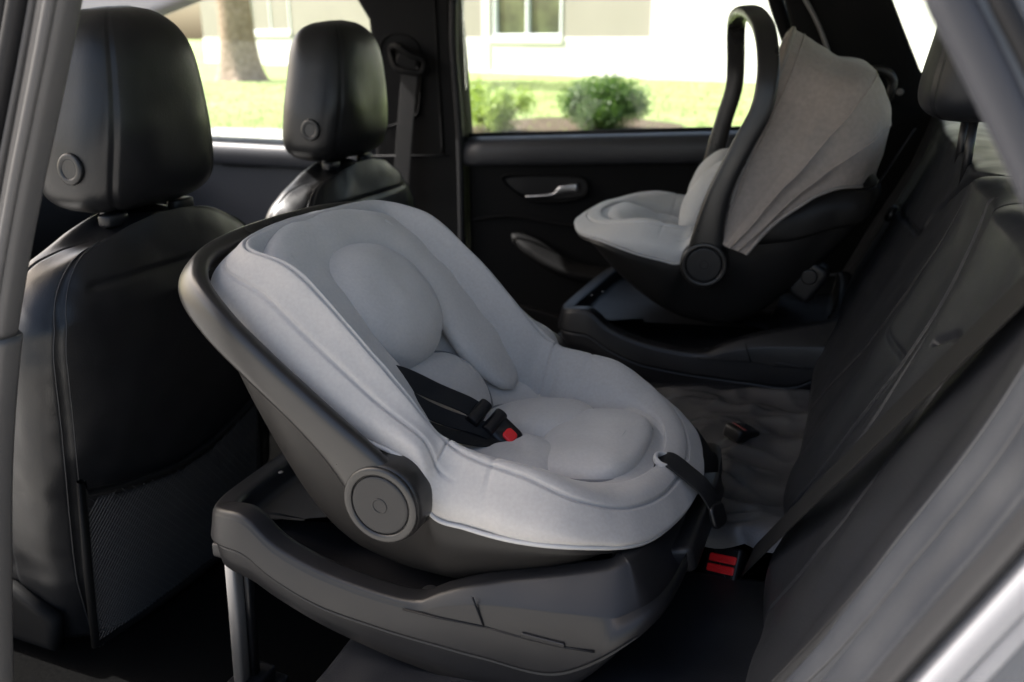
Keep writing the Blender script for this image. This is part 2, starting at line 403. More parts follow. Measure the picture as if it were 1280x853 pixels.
    for s in (-1, 1):
        c = A3(hub[0], s*.216, hub[2]); ax = A3(0, s, 0)
        b = MB(); b.add(*disc(c-ax*.012, ax, .0455, .040, .007, 48)); hb = b.build('handle_hub', HANDLE, root, local=True)
        b = MB(); b.add(*ring(c+ax*.0275, ax, .0385, .010, .008, 48)); b.build('hub_ring', HANDLE, hb, local=True)
        b = MB(); b.add(*disc(c+ax*.022, ax, .0335, .0085, .003, 44)); b.add(*ring(c+ax*.0305, ax, .008, .002, .0014, 24)); b.build('hub_cap', PLASTIC, hb, local=True)
    return cov

# near seat: handle folded back behind the head end
def handle_local(pts): return [A3(x-ORG[0], w, z-ORG[2]) for x, w, z in pts]
near = thing('infant_car_seat', 'grey infant car seat with its carry handle folded down behind the head end', 'car seat', tuple(ORG), group='infant car seats on bases')
HPN = handle_local([(-.428, -.232, .843), (-.462, -.233, .882), (-.512, -.234, .926), (-.577, -.234, .976), (-.628, -.229, 1.014), (-.672, -.207, 1.042), (-.699, -.162, 1.056), (-.712, -.09, 1.062), (-.715, 0, 1.064)])
infant_seat(near, HPN, FABRIC, FABRIC_B)

# harness of the near seat
yb = .895
bk = at(622, 536, y=yb); bd = nrm(at(650, 556, y=yb)-at(600, 508, y=yb)); bn = nrm(np.cross(bd, A3(0, 1, 0))); bn = bn if bn[2] > 0 else -bn
bn = nrm(bn+A3(0, -.55, 0)); 
st = MB()
st.add(*ribbon(cr([at(484, 466, y=.835), at(508, 473, y=.85), at(545, 490, y=.872), at(585, 507, y=.888), at(606, 522, y=.895)], 30), .026, .0022, nrm(A3(.15, .95, .3))))
st.add(*ribbon(cr([at(495, 488, y=.83), at(530, 510, y=.845), at(565, 525, y=.862), at(600, 535, y=.876), at(620, 545, y=.886)], 30), .022, .0022, nrm(A3(.15, .95, .35))))
st.add(*ribbon(cr([at(520, 528, y=.825), at(560, 543, y=.842), at(600, 551, y=.865), at(630, 554, y=.88)], 30), .018, .0022, nrm(A3(.2, .9, .1))))
hs = st.build('harness_strap', WEB, near)
b = MB(); b.add(*obox(bk+bd*.008, bd, None, bn, .050, .034, .018, .012, .006)); bu = b.build('harness_buckle', BLACK, near)
b = MB(); b.add(*obox(bk+bd*.0165+bn*.0085, bd, None, bn, .016, .016, .006, .005, .002)); b.build('buckle_button', RED, bu)
for px, py, yy in ((598, 517, .885), (617, 529, .893)):
    c = at(px, py, y=yy); sd = nrm(A3(.25, .9, .45)); pth = [c-sd*.016, c-sd*.012, c, c+sd*.012, c+sd*.016]
    b = MB(); b.add(*sweep(cr(pth, 20), sup(.0085, .010, 2.4, 18), bn)); b.build('strap_slider', BLACK, near)
# adjuster strap out of a slot in the front pad
slot = at(832, 580, y=.93)
b = MB(); b.add(*ring(slot+A3(-.002, 0, .004), A3(.35, -.1, .9), .011, .005, .008, 26)); b.build('strap_slot', FABRIC, near)
pth = cr([slot+A3(-.012, 0, .0), slot+A3(.004, 0, .006), at(860, 592, y=.925), at(880, 610, y=.92), at(893, 632, y=.915), at(898, 648, y=.912)], 36)
b = MB(); b.add(*ribbon(pth, .026, .0028, A3(.12, 1, .25))); adj = b.build('adjuster_strap', WEB, near)
tip = pth[-1]; b = MB(); b.add(*obox(tip+A3(-.001, 0, .004), pth[-1]-pth[-4], None, A3(.8, -.2, .55), .028, .030, .007, .008, .003)); b.build('strap_tip', BLACK, adj)

# far seat: reclined, foot towards the front of the car, handle up and canopy out
FH = at(880, 331, y=1.535); FRZ = PI+math.radians(8); FRY = math.radians(-16)
Mr = T4((0, 0, 0), FRZ, FRY)[:3, :3]
hubl = A3(-.428-ORG[0], .240, .843-ORG[2])
FSC = .93; floc = FH-Mr @ hubl*FSC
far = thing('infant_car_seat', 'infant car seat with taupe canopy and upright black carry handle by the far window', 'car seat', tuple(floc), FRZ, FRY, group='infant car seats on bases')
Mi = np.linalg.inv(T4((0, 0, 0), PI, FRY)[:3, :3])
far.scale = (FSC,)*3
def hubframe(x, w, z): return Mi @ A3(x, 0, z)/FSC+A3(hubl[0], w, hubl[2])
HPF = [hubframe(*p) for p in ((0, -.232, 0), (.004, -.233, .06), (.018, -.234, .13), (.048, -.233, .205), (.074, -.230, .265), (.082, -.220, .318), (.082, -.192, .364), (.080, -.145, .396), (.078, -.07, .412), (.078, 0, .416))]
infant_seat(far, HPF, FABRIC_L, FABRIC_L, .0195, .075, True)
for s in (-1, 1):
    u_, v_ = np.linspace(0, PI, 28)[:, None], np.linspace(0, 2*PI, 44, endpoint=False)[None]
    ex, ey, ez = .044*np.sin(u_)*np.cos(v_), .050*np.sin(u_)*np.sin(v_), .078*np.cos(u_)+0*v_
    G = np.array([[hubframe(-.004+ex[i, j]+.35*ez[i, j], s*.105+ey[i, j], .090+ez[i, j]) for j in range(44)] for i in range(28)])
    G = G+gnormals(G, False, True)*wob(G, 22, .006)[..., None]
    mb = MB(); mb.add(*grid(G, False, True)); mb.build('head_wing', FABRIC_L, far, local=True)
# canopy: ribs are hoops about the hub axis
nt = 100; nq = 80; rows = []
outer = cr(np.array([(.120, .392), (.165, .372), (.207, .350), (.258, .334), (.284, .296), (.298, .248), (.295, .190), (.280, .134)]), nq)
inner = cr(np.array([(.016, .044), (.034, .036), (.052, .030), (.070, .024)]), nq)
tau = np.linspace(-1, 1, nt); th = tau*PI/2
r = np.abs(np.cos(th))**.60; wn = np.sign(np.sin(th))*np.abs(np.sin(th))**.58
for i in range(nq):
    q = i/(nq-1); W = .222+.022*min(1, max(0, (q-.05)/.3))
    bil = .020*(abs(math.sin(PI*q/.46)) if q < .46 else .7*abs(math.sin(PI*(q-.46)/.27)) if q < .73 else .6*abs(math.sin(PI*(q-.73)/.27)))
    rows.append([hubframe(inner[i, 0]*(1-k)+outer[i, 0]*k, w_*(W-bil*math.sin(PI*min(1, k*1.1))**1.0*.8), inner[i, 1]*(1-k)+outer[i, 1]*k+.050*math.sin(PI*k)*max(0, (q-.45)/.55)**1.3) for k, w_ in zip(r, wn)])
P = np.array(rows); N = gnormals(P); P = P+N*(wob(P, 10, .010)+wob(P*A3(1, 1, 1), 24, .004))[..., None]
mb = MB(); mb.add(*grid(P)); mb.add(*grid(P-N*.004*np.sign((N*(P-P.mean((0, 1)))).sum(-1).mean()), flip=True)); can = mb.build('canopy', TAUPE, far, local=True)
mb = MB(); mb.add(*tube(P[-1], .0035, 8)); mb.add(*tube(P[0], .0045, 8)); mb.build('canopy_piping', TAUPE_P, can, local=True)
mb = MB(); mb.add(*tube(P[37]+N[37]*.0006, .0026, 8)); mb.add(*tube(P[58], .0018, 6)); mb.add(*tube(P[5], .0020, 6)); mb.build('canopy_rib', TAUPE, can, local=True)

# ================================================================== SEAT BASES
BX = np.array([-.715, -.67, -.634, -.593, -.53, -.455, -.405, -.38, -.327, -.24, -.16, -.13, -.105])
BT = np.array([.757, .766, .766, .738, .718, .710, .713, .728, .752, .778, .796, .792, .786])
BS = np.array([.717, .718, .717, .695, .674, .668, .667, .667, .667, .672, .730, .752, .765])
BB = np.array([.684, .680, .676, .660, .639, .625, .620, .618, .618, .640, .722, .746, .758])
def base_z(x, arr): return np.interp(x, cr(np.stack([BX, arr], 1), 200)[:, 0], cr(np.stack([BX, arr], 1), 200)[:, 1])
def make_base(root, local_origin, leg_h):
    # plan outline: narrower rounded leg end, full width over the cushion
    half = [(-.716, 0), (-.715, -.11), (-.709, -.170), (-.685, -.208), (-.62, -.219), (-.50, -.220), (-.40, -.222), (-.30, -.222), (-.23, -.221), (-.175, -.213), (-.145, -.182), (-.135, -.10), (-.133, 0)]
    h = np.array(half); full = np.concatenate([h, h[1:-1][::-1]*A3(1, -1, 0)[:2]])
    n = 220; o = cr(full, n, True)
    e = np.roll(o, -1, 0)-np.roll(o, 1, 0); m = nrm(np.stack([e[:, 1], -e[:, 0]], 1))
    if (m*(o-o.mean(0))).sum() < 0: m = -m
    def lv(ins, z): q = o-m*(ins*np.ones(n))[:, None]; return np.stack([q[:, 0], q[:, 1], z], 1)
    x = o[:, 0]; zt, zs, zb = base_z(x, BT), base_z(x, BS), base_z(x, BB)
    tray = np.minimum(zt-.012, np.interp(x, [-.70, -.62, -.56, -.30, -.18, -.10], [.735, .716, .690, .690, .74, .76]))
    ch = np.interp(x, [-.42, -.34, -.16], [.006, .016, .042])[:, None][:, 0]; ti = np.interp(x, [-.42, -.32, -.16], [0, .008, .030])
    L = [lv(.10, zb), lv(.03, zb-.001), lv(.012, zb), lv(.006, zb+.004), lv(.004, (zb+zs)/2), lv(.002, zs-.0045), lv(.002, zs-.0035), lv(.0035, zs-.002), lv(.0035, zs+.0005), lv(-.001, zs+.0015), lv(-.003, zs+.003), lv(-.003, zs+.006), lv(.0, zs*.5+zt*.5),
         lv(.002, zt-ch-.003), lv(.0026, zt-ch-.001), lv(.0045+ti*.06, zt-ch+.0015), lv(.0045+ti*.9, zt-.003), lv(.0075+ti, zt-.0006), lv(.010+ti, zt), lv(.026+ti*.8, zt+.001), lv(.030+ti*.8, zt+.0002), lv(.0335+ti*.8, zt-.002), lv(.036+ti*.8, zt-.007), lv(.041+ti*.8, tray+.006), lv(.045+ti*.8, tray+.001), lv(.054+ti*.8, tray), lv(.11, tray-.004), lv(.17, tray-.004)]
    P = np.stack(L, 1); P = P-np.asarray(local_origin)[None, None]+A3(0, .94, 0)
    mb = MB(); mb.add(*grid(P, True, False)); k = len(L); mb.F.append([i*k+k-1 for i in range(n)]); mb.F.append([i*k for i in range(n)][::-1])
    b = mb.build('base_tray', PLASTIC, root, local=True)
    off = A3(0, .94, 0)-np.asarray(local_origin)
    # details on both flanks
    for s in (-1, 1):
        mb = MB()
        f = lambda x, z, k=0: A3(x, s*(.2225+k), z)+off
        mb.add(*tube([f(-.335, base_z(-.335, BT)-.008), f(-.328, .722), f(-.322, .708)], .0012, 6))
        mb.add(*tube([f(-.322, .708), f(-.28, .707), f(-.235, .708), f(-.20, .712)], .0012, 6))
        mb.add(*tube([f(-.42, .703), f(-.38, .704), f(-.322, .708)], .0012, 6)); mb.build('panel_joint', RUBBER, b, local=True)
        mb = MB(); mb.add(*obox(f(-.255, .711, .001), (1, 0, 0), None, (0, s, 0), .048, .006, .003, .002, .001)); mb.build('release_lever', PLASTIC, b, local=True)
        mb = MB(); mb.add(*disc(A3(-.405, s*.186, .700)+off, (0, 0, 1), .010, .010, .003, 20)); mb.build('level_indicator', CHROME, b, local=True)
    for k in range(2):
        mb = MB(); mb.add(*disc(A3(-.664+.014*k, -.10+.035*k, .7645)+off, (0, 0, 1), .0032, .002, .001, 12)); mb.build('rivet', METAL, b, local=True)
    # belt guide block at the back
    mb = MB(); mb.add(*obox(A3(-.15, 0, .755)+off, (1, 0, .3), None, (0, 0, 1), .05, .20, .03, .01, .006)); mb.build('belt_guide', PLASTIC, b, local=True)
    # leg
    top = A3(-.694, -.172, .69)+off; bot = A3(-.704, -.172, .69-leg_h)+off
    mb = MB(); mb.add(*sweep([top, (top+bot)/2, bot], sup(.0085, .0095, 4, 20), (0, 1, 0))); lg = mb.build('support_leg', METAL, root, local=True)
    mb = MB(); mb.add(*sweep([top+A3(.008, .016, 0), bot+A3(.008, .016, .012)], sup(.006, .007, 4, 16), (0, 1, 0))); mb.build('leg_rail', BLACK, lg, local=True)
    mb = MB(); mb.add(*obox(bot+A3(.006, .01, .006), (1, 0, 0), None, (0, 0, 1), .044, .062, .022, .008, .004))
    mb.add(*obox(bot+A3(.006, .01, -.012), (1, 0, 0), None, (0, 0, 1), .07, .085, .016, .01, .005)); mb.build('leg_foot', BLACK, lg, local=True)
    mb = MB(); mb.add(*obox(top+A3(0, 0, .004), (1, 0, 0), None, (0, 0, 1), .028, .046, .02, .006, .004)); mb.build('leg_socket', PLASTIC, lg, local=True)
    return b
BO = A3(-.40, .94, .62)
nb = thing('car_seat_base', 'grey plastic seat base with metal support leg, under the seat with folded handle', 'seat base', tuple(BO), group='car seat bases')
make_base(nb, BO, .225)
fbl = at(702, 388, y=1.56)                    # measured near leg end of the far base
fb = thing('car_seat_base', 'dark plastic car seat base under the seat with the taupe canopy', 'seat base', (fbl[0]+.30-.012, 1.56+.222, fbl[2]-.765+.62), group='car seat bases')
make_base(fb, BO, .30)
mb = MB(); lc = at(1012, 350, y=1.64); mb.add(*obox(lc, (.5, 0, .87), None, (0, -1, 0), .075, .045, .05, .014, .008)); mb.add(*disc(lc+A3(.0, -.025, .012), (0, -1, 0), .014, .006, .002, 24)); lt = mb.build('rear_latch', BLACK, fb)
mb = MB(); mb.add(*ribbon(cr([lc+A3(-.01, 0, .03), lc+A3(.04, .01, .09), lc+A3(.09, .02, .17), lc+A3(.14, .04, .27)], 20), .04, .002, (0, 1, 0))); mb.build('anchor_strap', WEB, lt)

# ================================================================== REAR BENCH
SD = A3(.40, 0, .9165); SN = A3(-.9165, 0, .40); SB = A3(-.048, 0, .735)       # slant, normal, foot of the backrest
def bpt(y, s, h): return SB+A3(0, 1, 0)*np.asarray(y)[..., None]+SD*np.asarray(s)[..., None]+SN*np.asarray(h)[..., None]
def b_uv(px, py, h=0):
    d = ray(px, py); t = ((SB+SN*h-CAM)@SN)/(d@SN); q = CAM+t*d-SB; return (q[1], q@SD)
bench = thing('rear_bench_seat', 'black leather rear bench seat with stitched backrest, to the right of the infant seats', 'car seat', (.0, 1.4, .60))
ys = np.concatenate([np.linspace(.46, 1.25, 330), np.linspace(1.25, 2.22, 170)[1:]]); ss = np.linspace(-.10, .475, 230)
Y, S = np.meshgrid(ys, ss, indexing='ij'); Q = np.stack([Y, S], -1)
H = np.zeros_like(Y)
H += .006*np.exp(-((Y-.70)/.05)**2)                                  # near bolster
H += .010*np.exp(-((Y-.89)/.045)**2)+.010*np.exp(-((Y-1.10)/.06)**2)+.012*np.exp(-((Y-1.65)/.20)**2)
H += .0030*np.cos(2*PI*(Y-.46+.03*S)/.047)*np.clip((.645-Y)/.04, 0, 1)
H += .014*np.clip((S-.30)/.14, 0, 1)**2                                # shoulder roll
H -= .018*np.clip((.62-Y)/.16, 0, 1)**2                                # rolled near edge
H -= .10*np.clip((S-.435)/.045, 0, 1)**2.2
H -= .05*np.clip((.02-S)/.10, 0, 1)**1.5
SEAMS = [  # measured on the backrest: (across, up), depth, width
 ([(1.98, .40), (1.99, .26), (1.96, .10), (1.92, -.08)], .006, .004),
 ([(1.12, .47), (1.165, .40), (1.195, .31), (1.25, .18), (1.33, .05), (1.40, -.06)], .005, .0030),
 ([(1.195, .285), (1.14, .258), (1.07, .250), (.985, .262)], .0035, .0030),
 ([(1.01, .44), (.985, .36), (.965, .28), (.975, .18), (1.00, .07), (1.03, -.05)], .005, .0028),
 ([(.955, .46), (.925, .38), (.895, .30), (.88, .22), (.885, .12)], .003, .0026),
 ([(.862, .322), (.825, .345), (.785, .345), (.768, .31), (.765, .22), (.782, .10), (.81, -.03)], .0045, .0030),
 ([(1.90, .27), (1.72, .285), (1.55, .305), (1.42, .318), (1.38, .36), (1.26, .42), (1.14, .452)], .007, .0045),
 ([(.605, .46), (.603, .33), (.610, .22), (.625, .10), (.645, -.06)], .0035, .0028),
 ([(.560, .46), (.558, .33), (.566, .20), (.582, .08), (.60, -.06)], .0045, .0032),
 ([(.513, .46), (.512, .30), (.518, .16), (.53, .0)], .0035, .0030),
]
for pl, dep, w in SEAMS:
    uv = cr(np.array(pl), 50)
    H -= 1.5*dep*np.exp(-(polydist(Q, uv)/w)**2)
P = bpt(Y, S, H)
H += wob(P, 5, .0035)+wob(P, 22, .0008); P = bpt(Y, S, H)
for (cy, cs) in ((.96, .26), (1.19, .28), (.78, .33)):                  # leather drawn up at the seam ends
    for k in range(4):
        an = rng.uniform(-.6, .6)+PI/2; L_ = rng.uniform(.03, .07); pl = np.array([(cy+.01*k-.015, cs), (cy+.01*k-.015+L_*math.cos(an)*.5, cs-L_*math.sin(an))])
        H -= .0012*np.exp(-(polydist(Q, pl)/.004)**2)
P = bpt(Y, S, H)
mb = MB(); mb.add(*grid(P)); br = mb.build('backrest', LEATHER2, bench)
mb = MB()
V, F = prism([(.56, .28), (2.2, .28), (2.2, 1.13), (.62, 1.13), (.56, 1.05), (.56, .75)], lambda a, b_, d: (d+(b_-.735)*.436-.02, a, b_), .075, .13, .01)
mb.add(V, F); mb.build('backrest_core', TRIM, bench)
def surf_line(yy_, sv):
    hh_ = []
    for y_, s_ in zip(yy_, sv):
        fi = np.interp(y_, ys, np.arange(len(ys))); fj = np.interp(s_, ss, np.arange(len(ss))); i0, j0 = min(int(fi), len(ys)-2), min(int(fj), len(ss)-2); a_, b2_ = fi-i0, fj-j0
        hh_.append((1-a_)*(1-b2_)*H[i0, j0]+a_*(1-b2_)*H[i0+1, j0]+(1-a_)*b2_*H[i0, j0+1]+a_*b2_*H[i0+1, j0+1])
    return bpt(np.asarray(yy_), np.asarray(sv), np.array(hh_))
for k in (0, 1, 3, 7, 8):
    uv = cr(np.array(SEAMS[k][0]), 70); uv = uv[(uv[:, 1] > -.05) & (uv[:, 1] < .43)]
    mb = MB(); mb.add(*tube(surf_line(uv[:, 0]+.0065, uv[:, 1])+SN*.0001, .0007, 6)); mb.build('stitching', THREAD, br)
# cushion: near half flat, middle crumpled
def cushion(y0, y1, name, m, crump, zf, zr, ny=90):
    ys = np.linspace(y0, y1, ny); U = np.linspace(-.06, 1.02, 100); Y, U = np.meshgrid(ys, U, indexing='ij')
    X = -.545+.50*U; Z = zf+(zr-zf)*np.clip(U, 0, 1)
    Z = Z-.16*np.clip((.06-U)/.12, 0, 1)**2; X = X+.03*np.clip((.0-U)/.06, 0, 1)**2
    e = np.minimum(Y-y0, y1-Y); Z = Z-.02*np.clip(1-e/.02, 0, 1)**2
    Pp = np.stack([X, Y, Z], -1)
    Z = Z+wob(Pp, 9, .008)
    if crump:
        q = Pp*A3(1.0, 1.6, 1)
        r1 = np.array([mnoise.ridged_multi_fractal(Vector(p*7), 1.0, 2.0, 2, 1.0, 2.0) for p in q.reshape(-1, 3)]).reshape(Z.shape)
        Z = Z+(r1-r1.mean())*.021
    Pp = np.stack([X, Y, Z], -1)
    mb = MB(); mb.add(*grid(Pp))
    return mb.build(name, m, bench)
cushion(.60, 1.00, 'seat_cushion', LEATHER2, False, .600, .668)
cm = cushion(1.0, 1.52, 'middle_cushion', SHEEN_LEATHER, True, .66, .715, 150); cm['label'] = 'crumpled middle of the seat cushion, greyed to show window sheen'
cushion(1.52, 2.20, 'seat_cushion', LEATHER2, False, .655, .700)
# front face of the bench
mb = MB(); mb.add(*prism(rrect(.62, 2.2, .40, .60, .03), YZ, -.50, -.44, .015)); mb.build('bench_front', TRIM, bench)
# headrest of the bench
def headrest_mesh(c, wy, tx, hz, lean, wtop=.78, seam=True):
    """c = centre of bottom; y wide, x thick"""
    nz, na = 70, 120; v = np.linspace(0, 1, nz); P = np.zeros((nz, na, 3))
    a = np.linspace(0, 2*PI, na, endpoint=False); e = 3.2
    ca, sa = np.cos(a), np.sin(a); sx = np.sign(ca)*np.abs(ca)**(2/e); sy = np.sign(sa)*np.abs(sa)**(2/e)
    for i, t in enumerate(v):
        cap = min(1, (max(0, 1-((t-.5)/.5)**8))**.5*1.0)
        cap = max(cap, .02)
        prof = (1-(1-wtop)*t**1.6)
        hw = wy/2*prof*(.25+.75*cap) if cap < 1 else wy/2*prof; th = tx/2*(1-.25*t**2)*(.12+.88*cap)
        z = hz*(.5-.5*math.cos(PI*t)) if False else hz*(t+.0)
        P[i, :, 0] = c[0]+lean*t*hz+sx*th+.012*math.sin(PI*t)*(sx > 0); P[i, :, 1] = c[1]+sy*hw; P[i, :, 2] = c[2]+z
    N = gnormals(P, False, True); N = N*np.sign((N*(P-P.mean((0, 1)))).sum(-1).mean())
    disp = wob(P, 12, .004)
    if seam:
        for a0 in (.76, -.76, PI-.8, PI+.8):
            d = np.abs((a-a0+PI) % (2*PI)-PI)*wy*.28; disp = disp-.0035*np.exp(-(d/.0028)**2)[None]*np.clip((1-v)/.08, 0, 1)[:, None]
    P = P+N*disp[..., None]
    mb = MB(); mb.add(*grid(P, False, True)); mb.F.append(list(range(na))[::-1]); mb.F.append([(nz-1)*na+i for i in range(na)])
    return mb, P
hc = at(1180, 158, y=1.36)
mb, _ = headrest_mesh(A3(hc[0]+.025, 1.36, hc[2]+.010), .27, .14, .245, .12)
rh = mb.build('headrest', LEATHER2, bench)
for dy in (-.06, .06): mb = MB(); mb.add(*tube([A3(hc[0]+.03, 1.36+dy, hc[2]-.07), A3(hc[0]+.03, 1.36+dy, hc[2]+.02)], .006, 10)); mb.build('headrest_post', BLACK, rh)
kq = bpt(np.array(b_uv(1125, 273)[0]), np.array(b_uv(1125, 273)[1]), np.array(.012))
mb = MB(); mb.add(*disc(kq, SN, .016, .012, .004, 28)); mb.add(*ring(kq+SN*.011, SN, .011, .004, .004, 24)); mb.build('release_button', BLACK, bench)

# ---- belts and buckles on the bench
lb = [b_uv(*p, h=.02) for p in ((938, 702), (1000, 640), (1080, 562), (1170, 474), (1245, 402), (1310, 338), (1400, 250))]
pth = cr(np.array([bpt(np.array(y), np.array(s), np.array(.022)) for y, s in lb]), 60)
mb = MB(); mb.add(*ribbon(pth, .044, .002, nrm(np.cross(SN, nrm(pth[-1]-pth[0])))))
o = mb.build('seat_belt', WEB, None, origin=pth[0]); tag(o, 'black seat belt webbing running diagonally across the bench backrest', 'seat belt', 'seat belts')
def buckle(c, dirv, up, label, w, l, t, two, bw_=.0105):
    root = thing('belt_buckle', label, 'buckle', tuple(c), group='seat belt buckles')
    dirv = nrm(np.asarray(dirv, float)); up = nrm(np.asarray(up, float)); sd = nrm(np.cross(up, dirv)); up = np.cross(dirv, sd)
    mb = MB(); mb.add(*obox(c, dirv, None, up, l, w, t, .006, .005)); mb.build('buckle_case', BLACK, root)
    for k in range(2 if two else 1):
        mb = MB(); mb.add(*obox(c+up*(t/2-.0005)+dirv*(.010-.0135*k), dirv, None, up, bw_, w*.78, .004, .002, .0015)); mb.build('release_button', RED if two else DRED, root)
    mb = MB(); mb.add(*sweep([c-dirv*l*.4, c-dirv*l*.9-up*.006, c-dirv*l*1.4-up*.03], sup(w*.4, .004, 5, 16), up)); mb.build('buckle_stalk', WEB, root)
    return root
bc = at(905, 712, y=1.00)
buckle(bc, nrm(A3(.05, .55, .55)), nrm(A3(-.25, -.75, .65)), 'black belt buckle with two bright red bars, beside the foot of the grey infant seat', .046, .060, .026, True)
bc2 = at(926, 549, y=1.30)
buckle(bc2+A3(0, 0, .01), nrm(A3(-.5, -.75, .25)), nrm(A3(-.1, -.3, .95)), 'small black belt buckle lying on the crumpled middle of the bench', .036, .05, .022, False, .005)

# ================================================================== FRONT SEATS
def front_seat(off):
    t = thing('front_seat', 'nearer black leather front seat with net pocket on its back', 'car seat', (-1.02, 1.01, .42), group='front car seats')
    # backrest loft
    nz, na = 110, 150; v = np.linspace(0, 1, nz); a = np.linspace(0, 2*PI, na, endpoint=False); e = 2.9
    ca, sa = np.cos(a), np.sin(a); sx = np.sign(ca)*np.abs(ca)**(2/e); sy = np.sign(sa)*np.abs(sa)**(2/e)
    P = np.zeros((nz, na, 3)); z0, z1 = .44, 1.060
    for i, q in enumerate(v):
        z = z0+(z1-z0)*(1-(1-q)**1.35)
        xb = np.interp(z, [.44, .60, .80, .95, 1.072], [-.985, -.970, -.945, -.938, -.965])
        dz = (z1-z)/(z1-z0); cap = math.sqrt(max(0, 1-max(0, (1-dz/.30))**2.6)) if dz < .30 else 1
        hw = np.interp(z, [.44, .55, .75, .9, 1.07], [.235, .255, .262, .262, .255])*(.42+.58*cap)
        th = np.interp(z, [.44, .7, 1.07], [.085, .075, .06])*(.55+.45*min(1, cap*1.15))
        P[i, :, 0] = xb-th+sx*th+0.010*np.clip(sx, 0, 1)*(1-np.abs(sy)**2); P[i, :, 1] = 1.01+sy*hw
        P[i, :, 2] = z-.03*np.abs(sy)**3*(dz < .30)*(1-dz/.30)
    # forward bolsters
    P[..., 0] -= .05*np.clip(-sx, 0, 1)[None]*np.abs(sy)[None]**2*np.clip((1.0-P[..., 2])/.12, 0, 1)
    N = gnormals(P, False, True); N = N*np.sign((N*(P-P.mean((0, 1)))).sum(-1).mean())
    disp = wob(P, 9, .006)+wob(P, 30, .0015)
    for a0 in (.95, -.95, 1.75, -1.75):
        d = np.abs((a-a0+PI) % (2*PI)-PI)*.2; disp = disp-.004*np.exp(-(d/.0035)**2)[None]*np.clip((1-v)/.04, 0, 1)[:, None]
    z = P[..., 2]; back = np.clip(sx*1.5, 0, 1)[None]
    for zz in (.985,):
        disp = disp-.004*np.exp(-((z-zz)/.004)**2)*back*(np.abs(a-PI)[None] > 2.5)
    P = P+N*disp[..., None]
    mb = MB(); mb.add(*grid(P, False, True)); mb.F.append(list(range(na))[::-1]); mb.F.append([(nz-1)*na+i for i in range(na)])
    br = mb.build('backrest', LEATHER, t)
    for a0 in (1.0, -1.0, .90, -.90):
        k = int(round((a0 % (2*PI))/(2*PI)*na)) % na
        mb = MB(); mb.add(*tube(P[2:-3, k]+N[2:-3, k]*.0004, .0009, 6)); mb.build('stitching', THREAD, br)
    # net pocket on the back
    def bk(y, zz):
        xb = np.interp(zz, [.44, .60, .80, .95, 1.072], [-.985, -.970, -.945, -.938, -.965]); return A3(xb+.012, y, zz)
    cor = {'bl': (.80, .51), 'br': (1.20, .51), 'tl': (.80, .735), 'tr': (1.20, .735)}
    fr = [(.765, .462), (.765, .60), (.765, .735), (.772, .712), (.84, .690), (.91, .675), (.955, .67), (1.02, .675), (1.08, .690), (1.14, .712), (1.15, .735), (1.15, .60), (1.15, .462), (1.05, .452), (.955, .449), (.86, .452)]
    mb = MB(); mb.add(*sweep(np.array([bk(y, zz)+A3(.006, 0, 0) for y, zz in fr]), sup(.006, .005, 3, 12), (1, 0, 0), closed=True)); pk = mb.build('net_pocket', TRIM, t)
    mb = MB(); topz = lambda y: np.interp(y, [.765, .772, .84, .91, .955, 1.02, 1.08, 1.14, 1.15], [.705, .712, .69, .675, .67, .675, .69, .712, .715])
    for sgn in (1, -1):
        for k in np.arange(-.45, .80, .0085 if sgn > 0 else .017):
            seg = []
            for q in np.linspace(0, 1, 120):
                y = .768+.38*q; zz = .50+((k+.42*q*1.05*1.0) if sgn > 0 else (k+.42*(1-q)*1.05)) - .0
                if .452 < zz < topz(y): seg.append(bk(y, zz)+A3(.006+.012*math.sin(PI*q)*(zz-.47)/.24, 0, 0))
            if len(seg) > 8: mb.add(*tube(np.array(seg)[::2], .0009 if sgn > 0 else .0005, 4))
    mb.build('net', NET, pk)
    # headrest
    mb, HP = headrest_mesh(A3(-1.033, 1.018, 1.060), .266, .160, .282, .07, wtop=.62); hr = mb.build('headrest', LEATHER, t)
    for s in (-1, 1):
        c = A3(-1.005, 1.018+s*.128, 1.132); ax = nrm(A3(.0, s, .1))
        mb = MB(); mb.add(*ring(c-ax*.001, ax, .0170, .010, .008, 40)); mb.add(*disc(c-ax*.006, ax, .0145, .0075, .002, 32)); mb.build('button', LEATHER, hr)
        mb = MB(); mb.add(*tube([A3(-1.01, 1.01+s*.068, 1.02), A3(-1.01, 1.01+s*.068, 1.10)], .0065, 12)); mb.build('headrest_post', METAL, hr)
        mb = MB(); mb.add(*prism(sup(.022, .013, 3, 28), lambda a_, b_, d: (-.995+b_, 1.01+s*.068+a_, d), 1.046, 1.064, .004)); mb.build('post_collar', BLACK, hr)
    # cushion and side shield
    mb = MB(); U = np.linspace(0, 1, 40); 
    mb.add(*prism(rrect(.76, 1.26, .50, .66, .06, 8), YZ, -1.55, -1.06, .03)); mb.build('seat_cushion', LEATHER, t)
    mb = MB(); mb.add(*prism([(-1.45, .44), (-1.03, .44), (-1.02, .50), (-1.10, .54), (-1.45, .52)], XZ, .745, .770, .01)); mb.build('side_shield', TRIM, t)
    mb = MB(); mb.add(*prism(rrect(.80, 1.22, .42, .52, .02), YZ, -1.50, -1.05, .01)); mb.build('seat_mount', TRIM, t)
    return t
def copy_tree(o, parent=None):
    c = o.copy(); COL.objects.link(c)
    if parent is not None: c.parent = parent
    INV[c] = INV.get(o)
    for ch in list(o.children): copy_tree(ch, c)
    return c
fs = front_seat(0)
fs2 = copy_tree(fs); fs2.location = (-1.02-.055, 1.01+.645, .42-.008)
fs2['label'] = 'farther black leather front seat, beside the door pillar with the hanging belt'

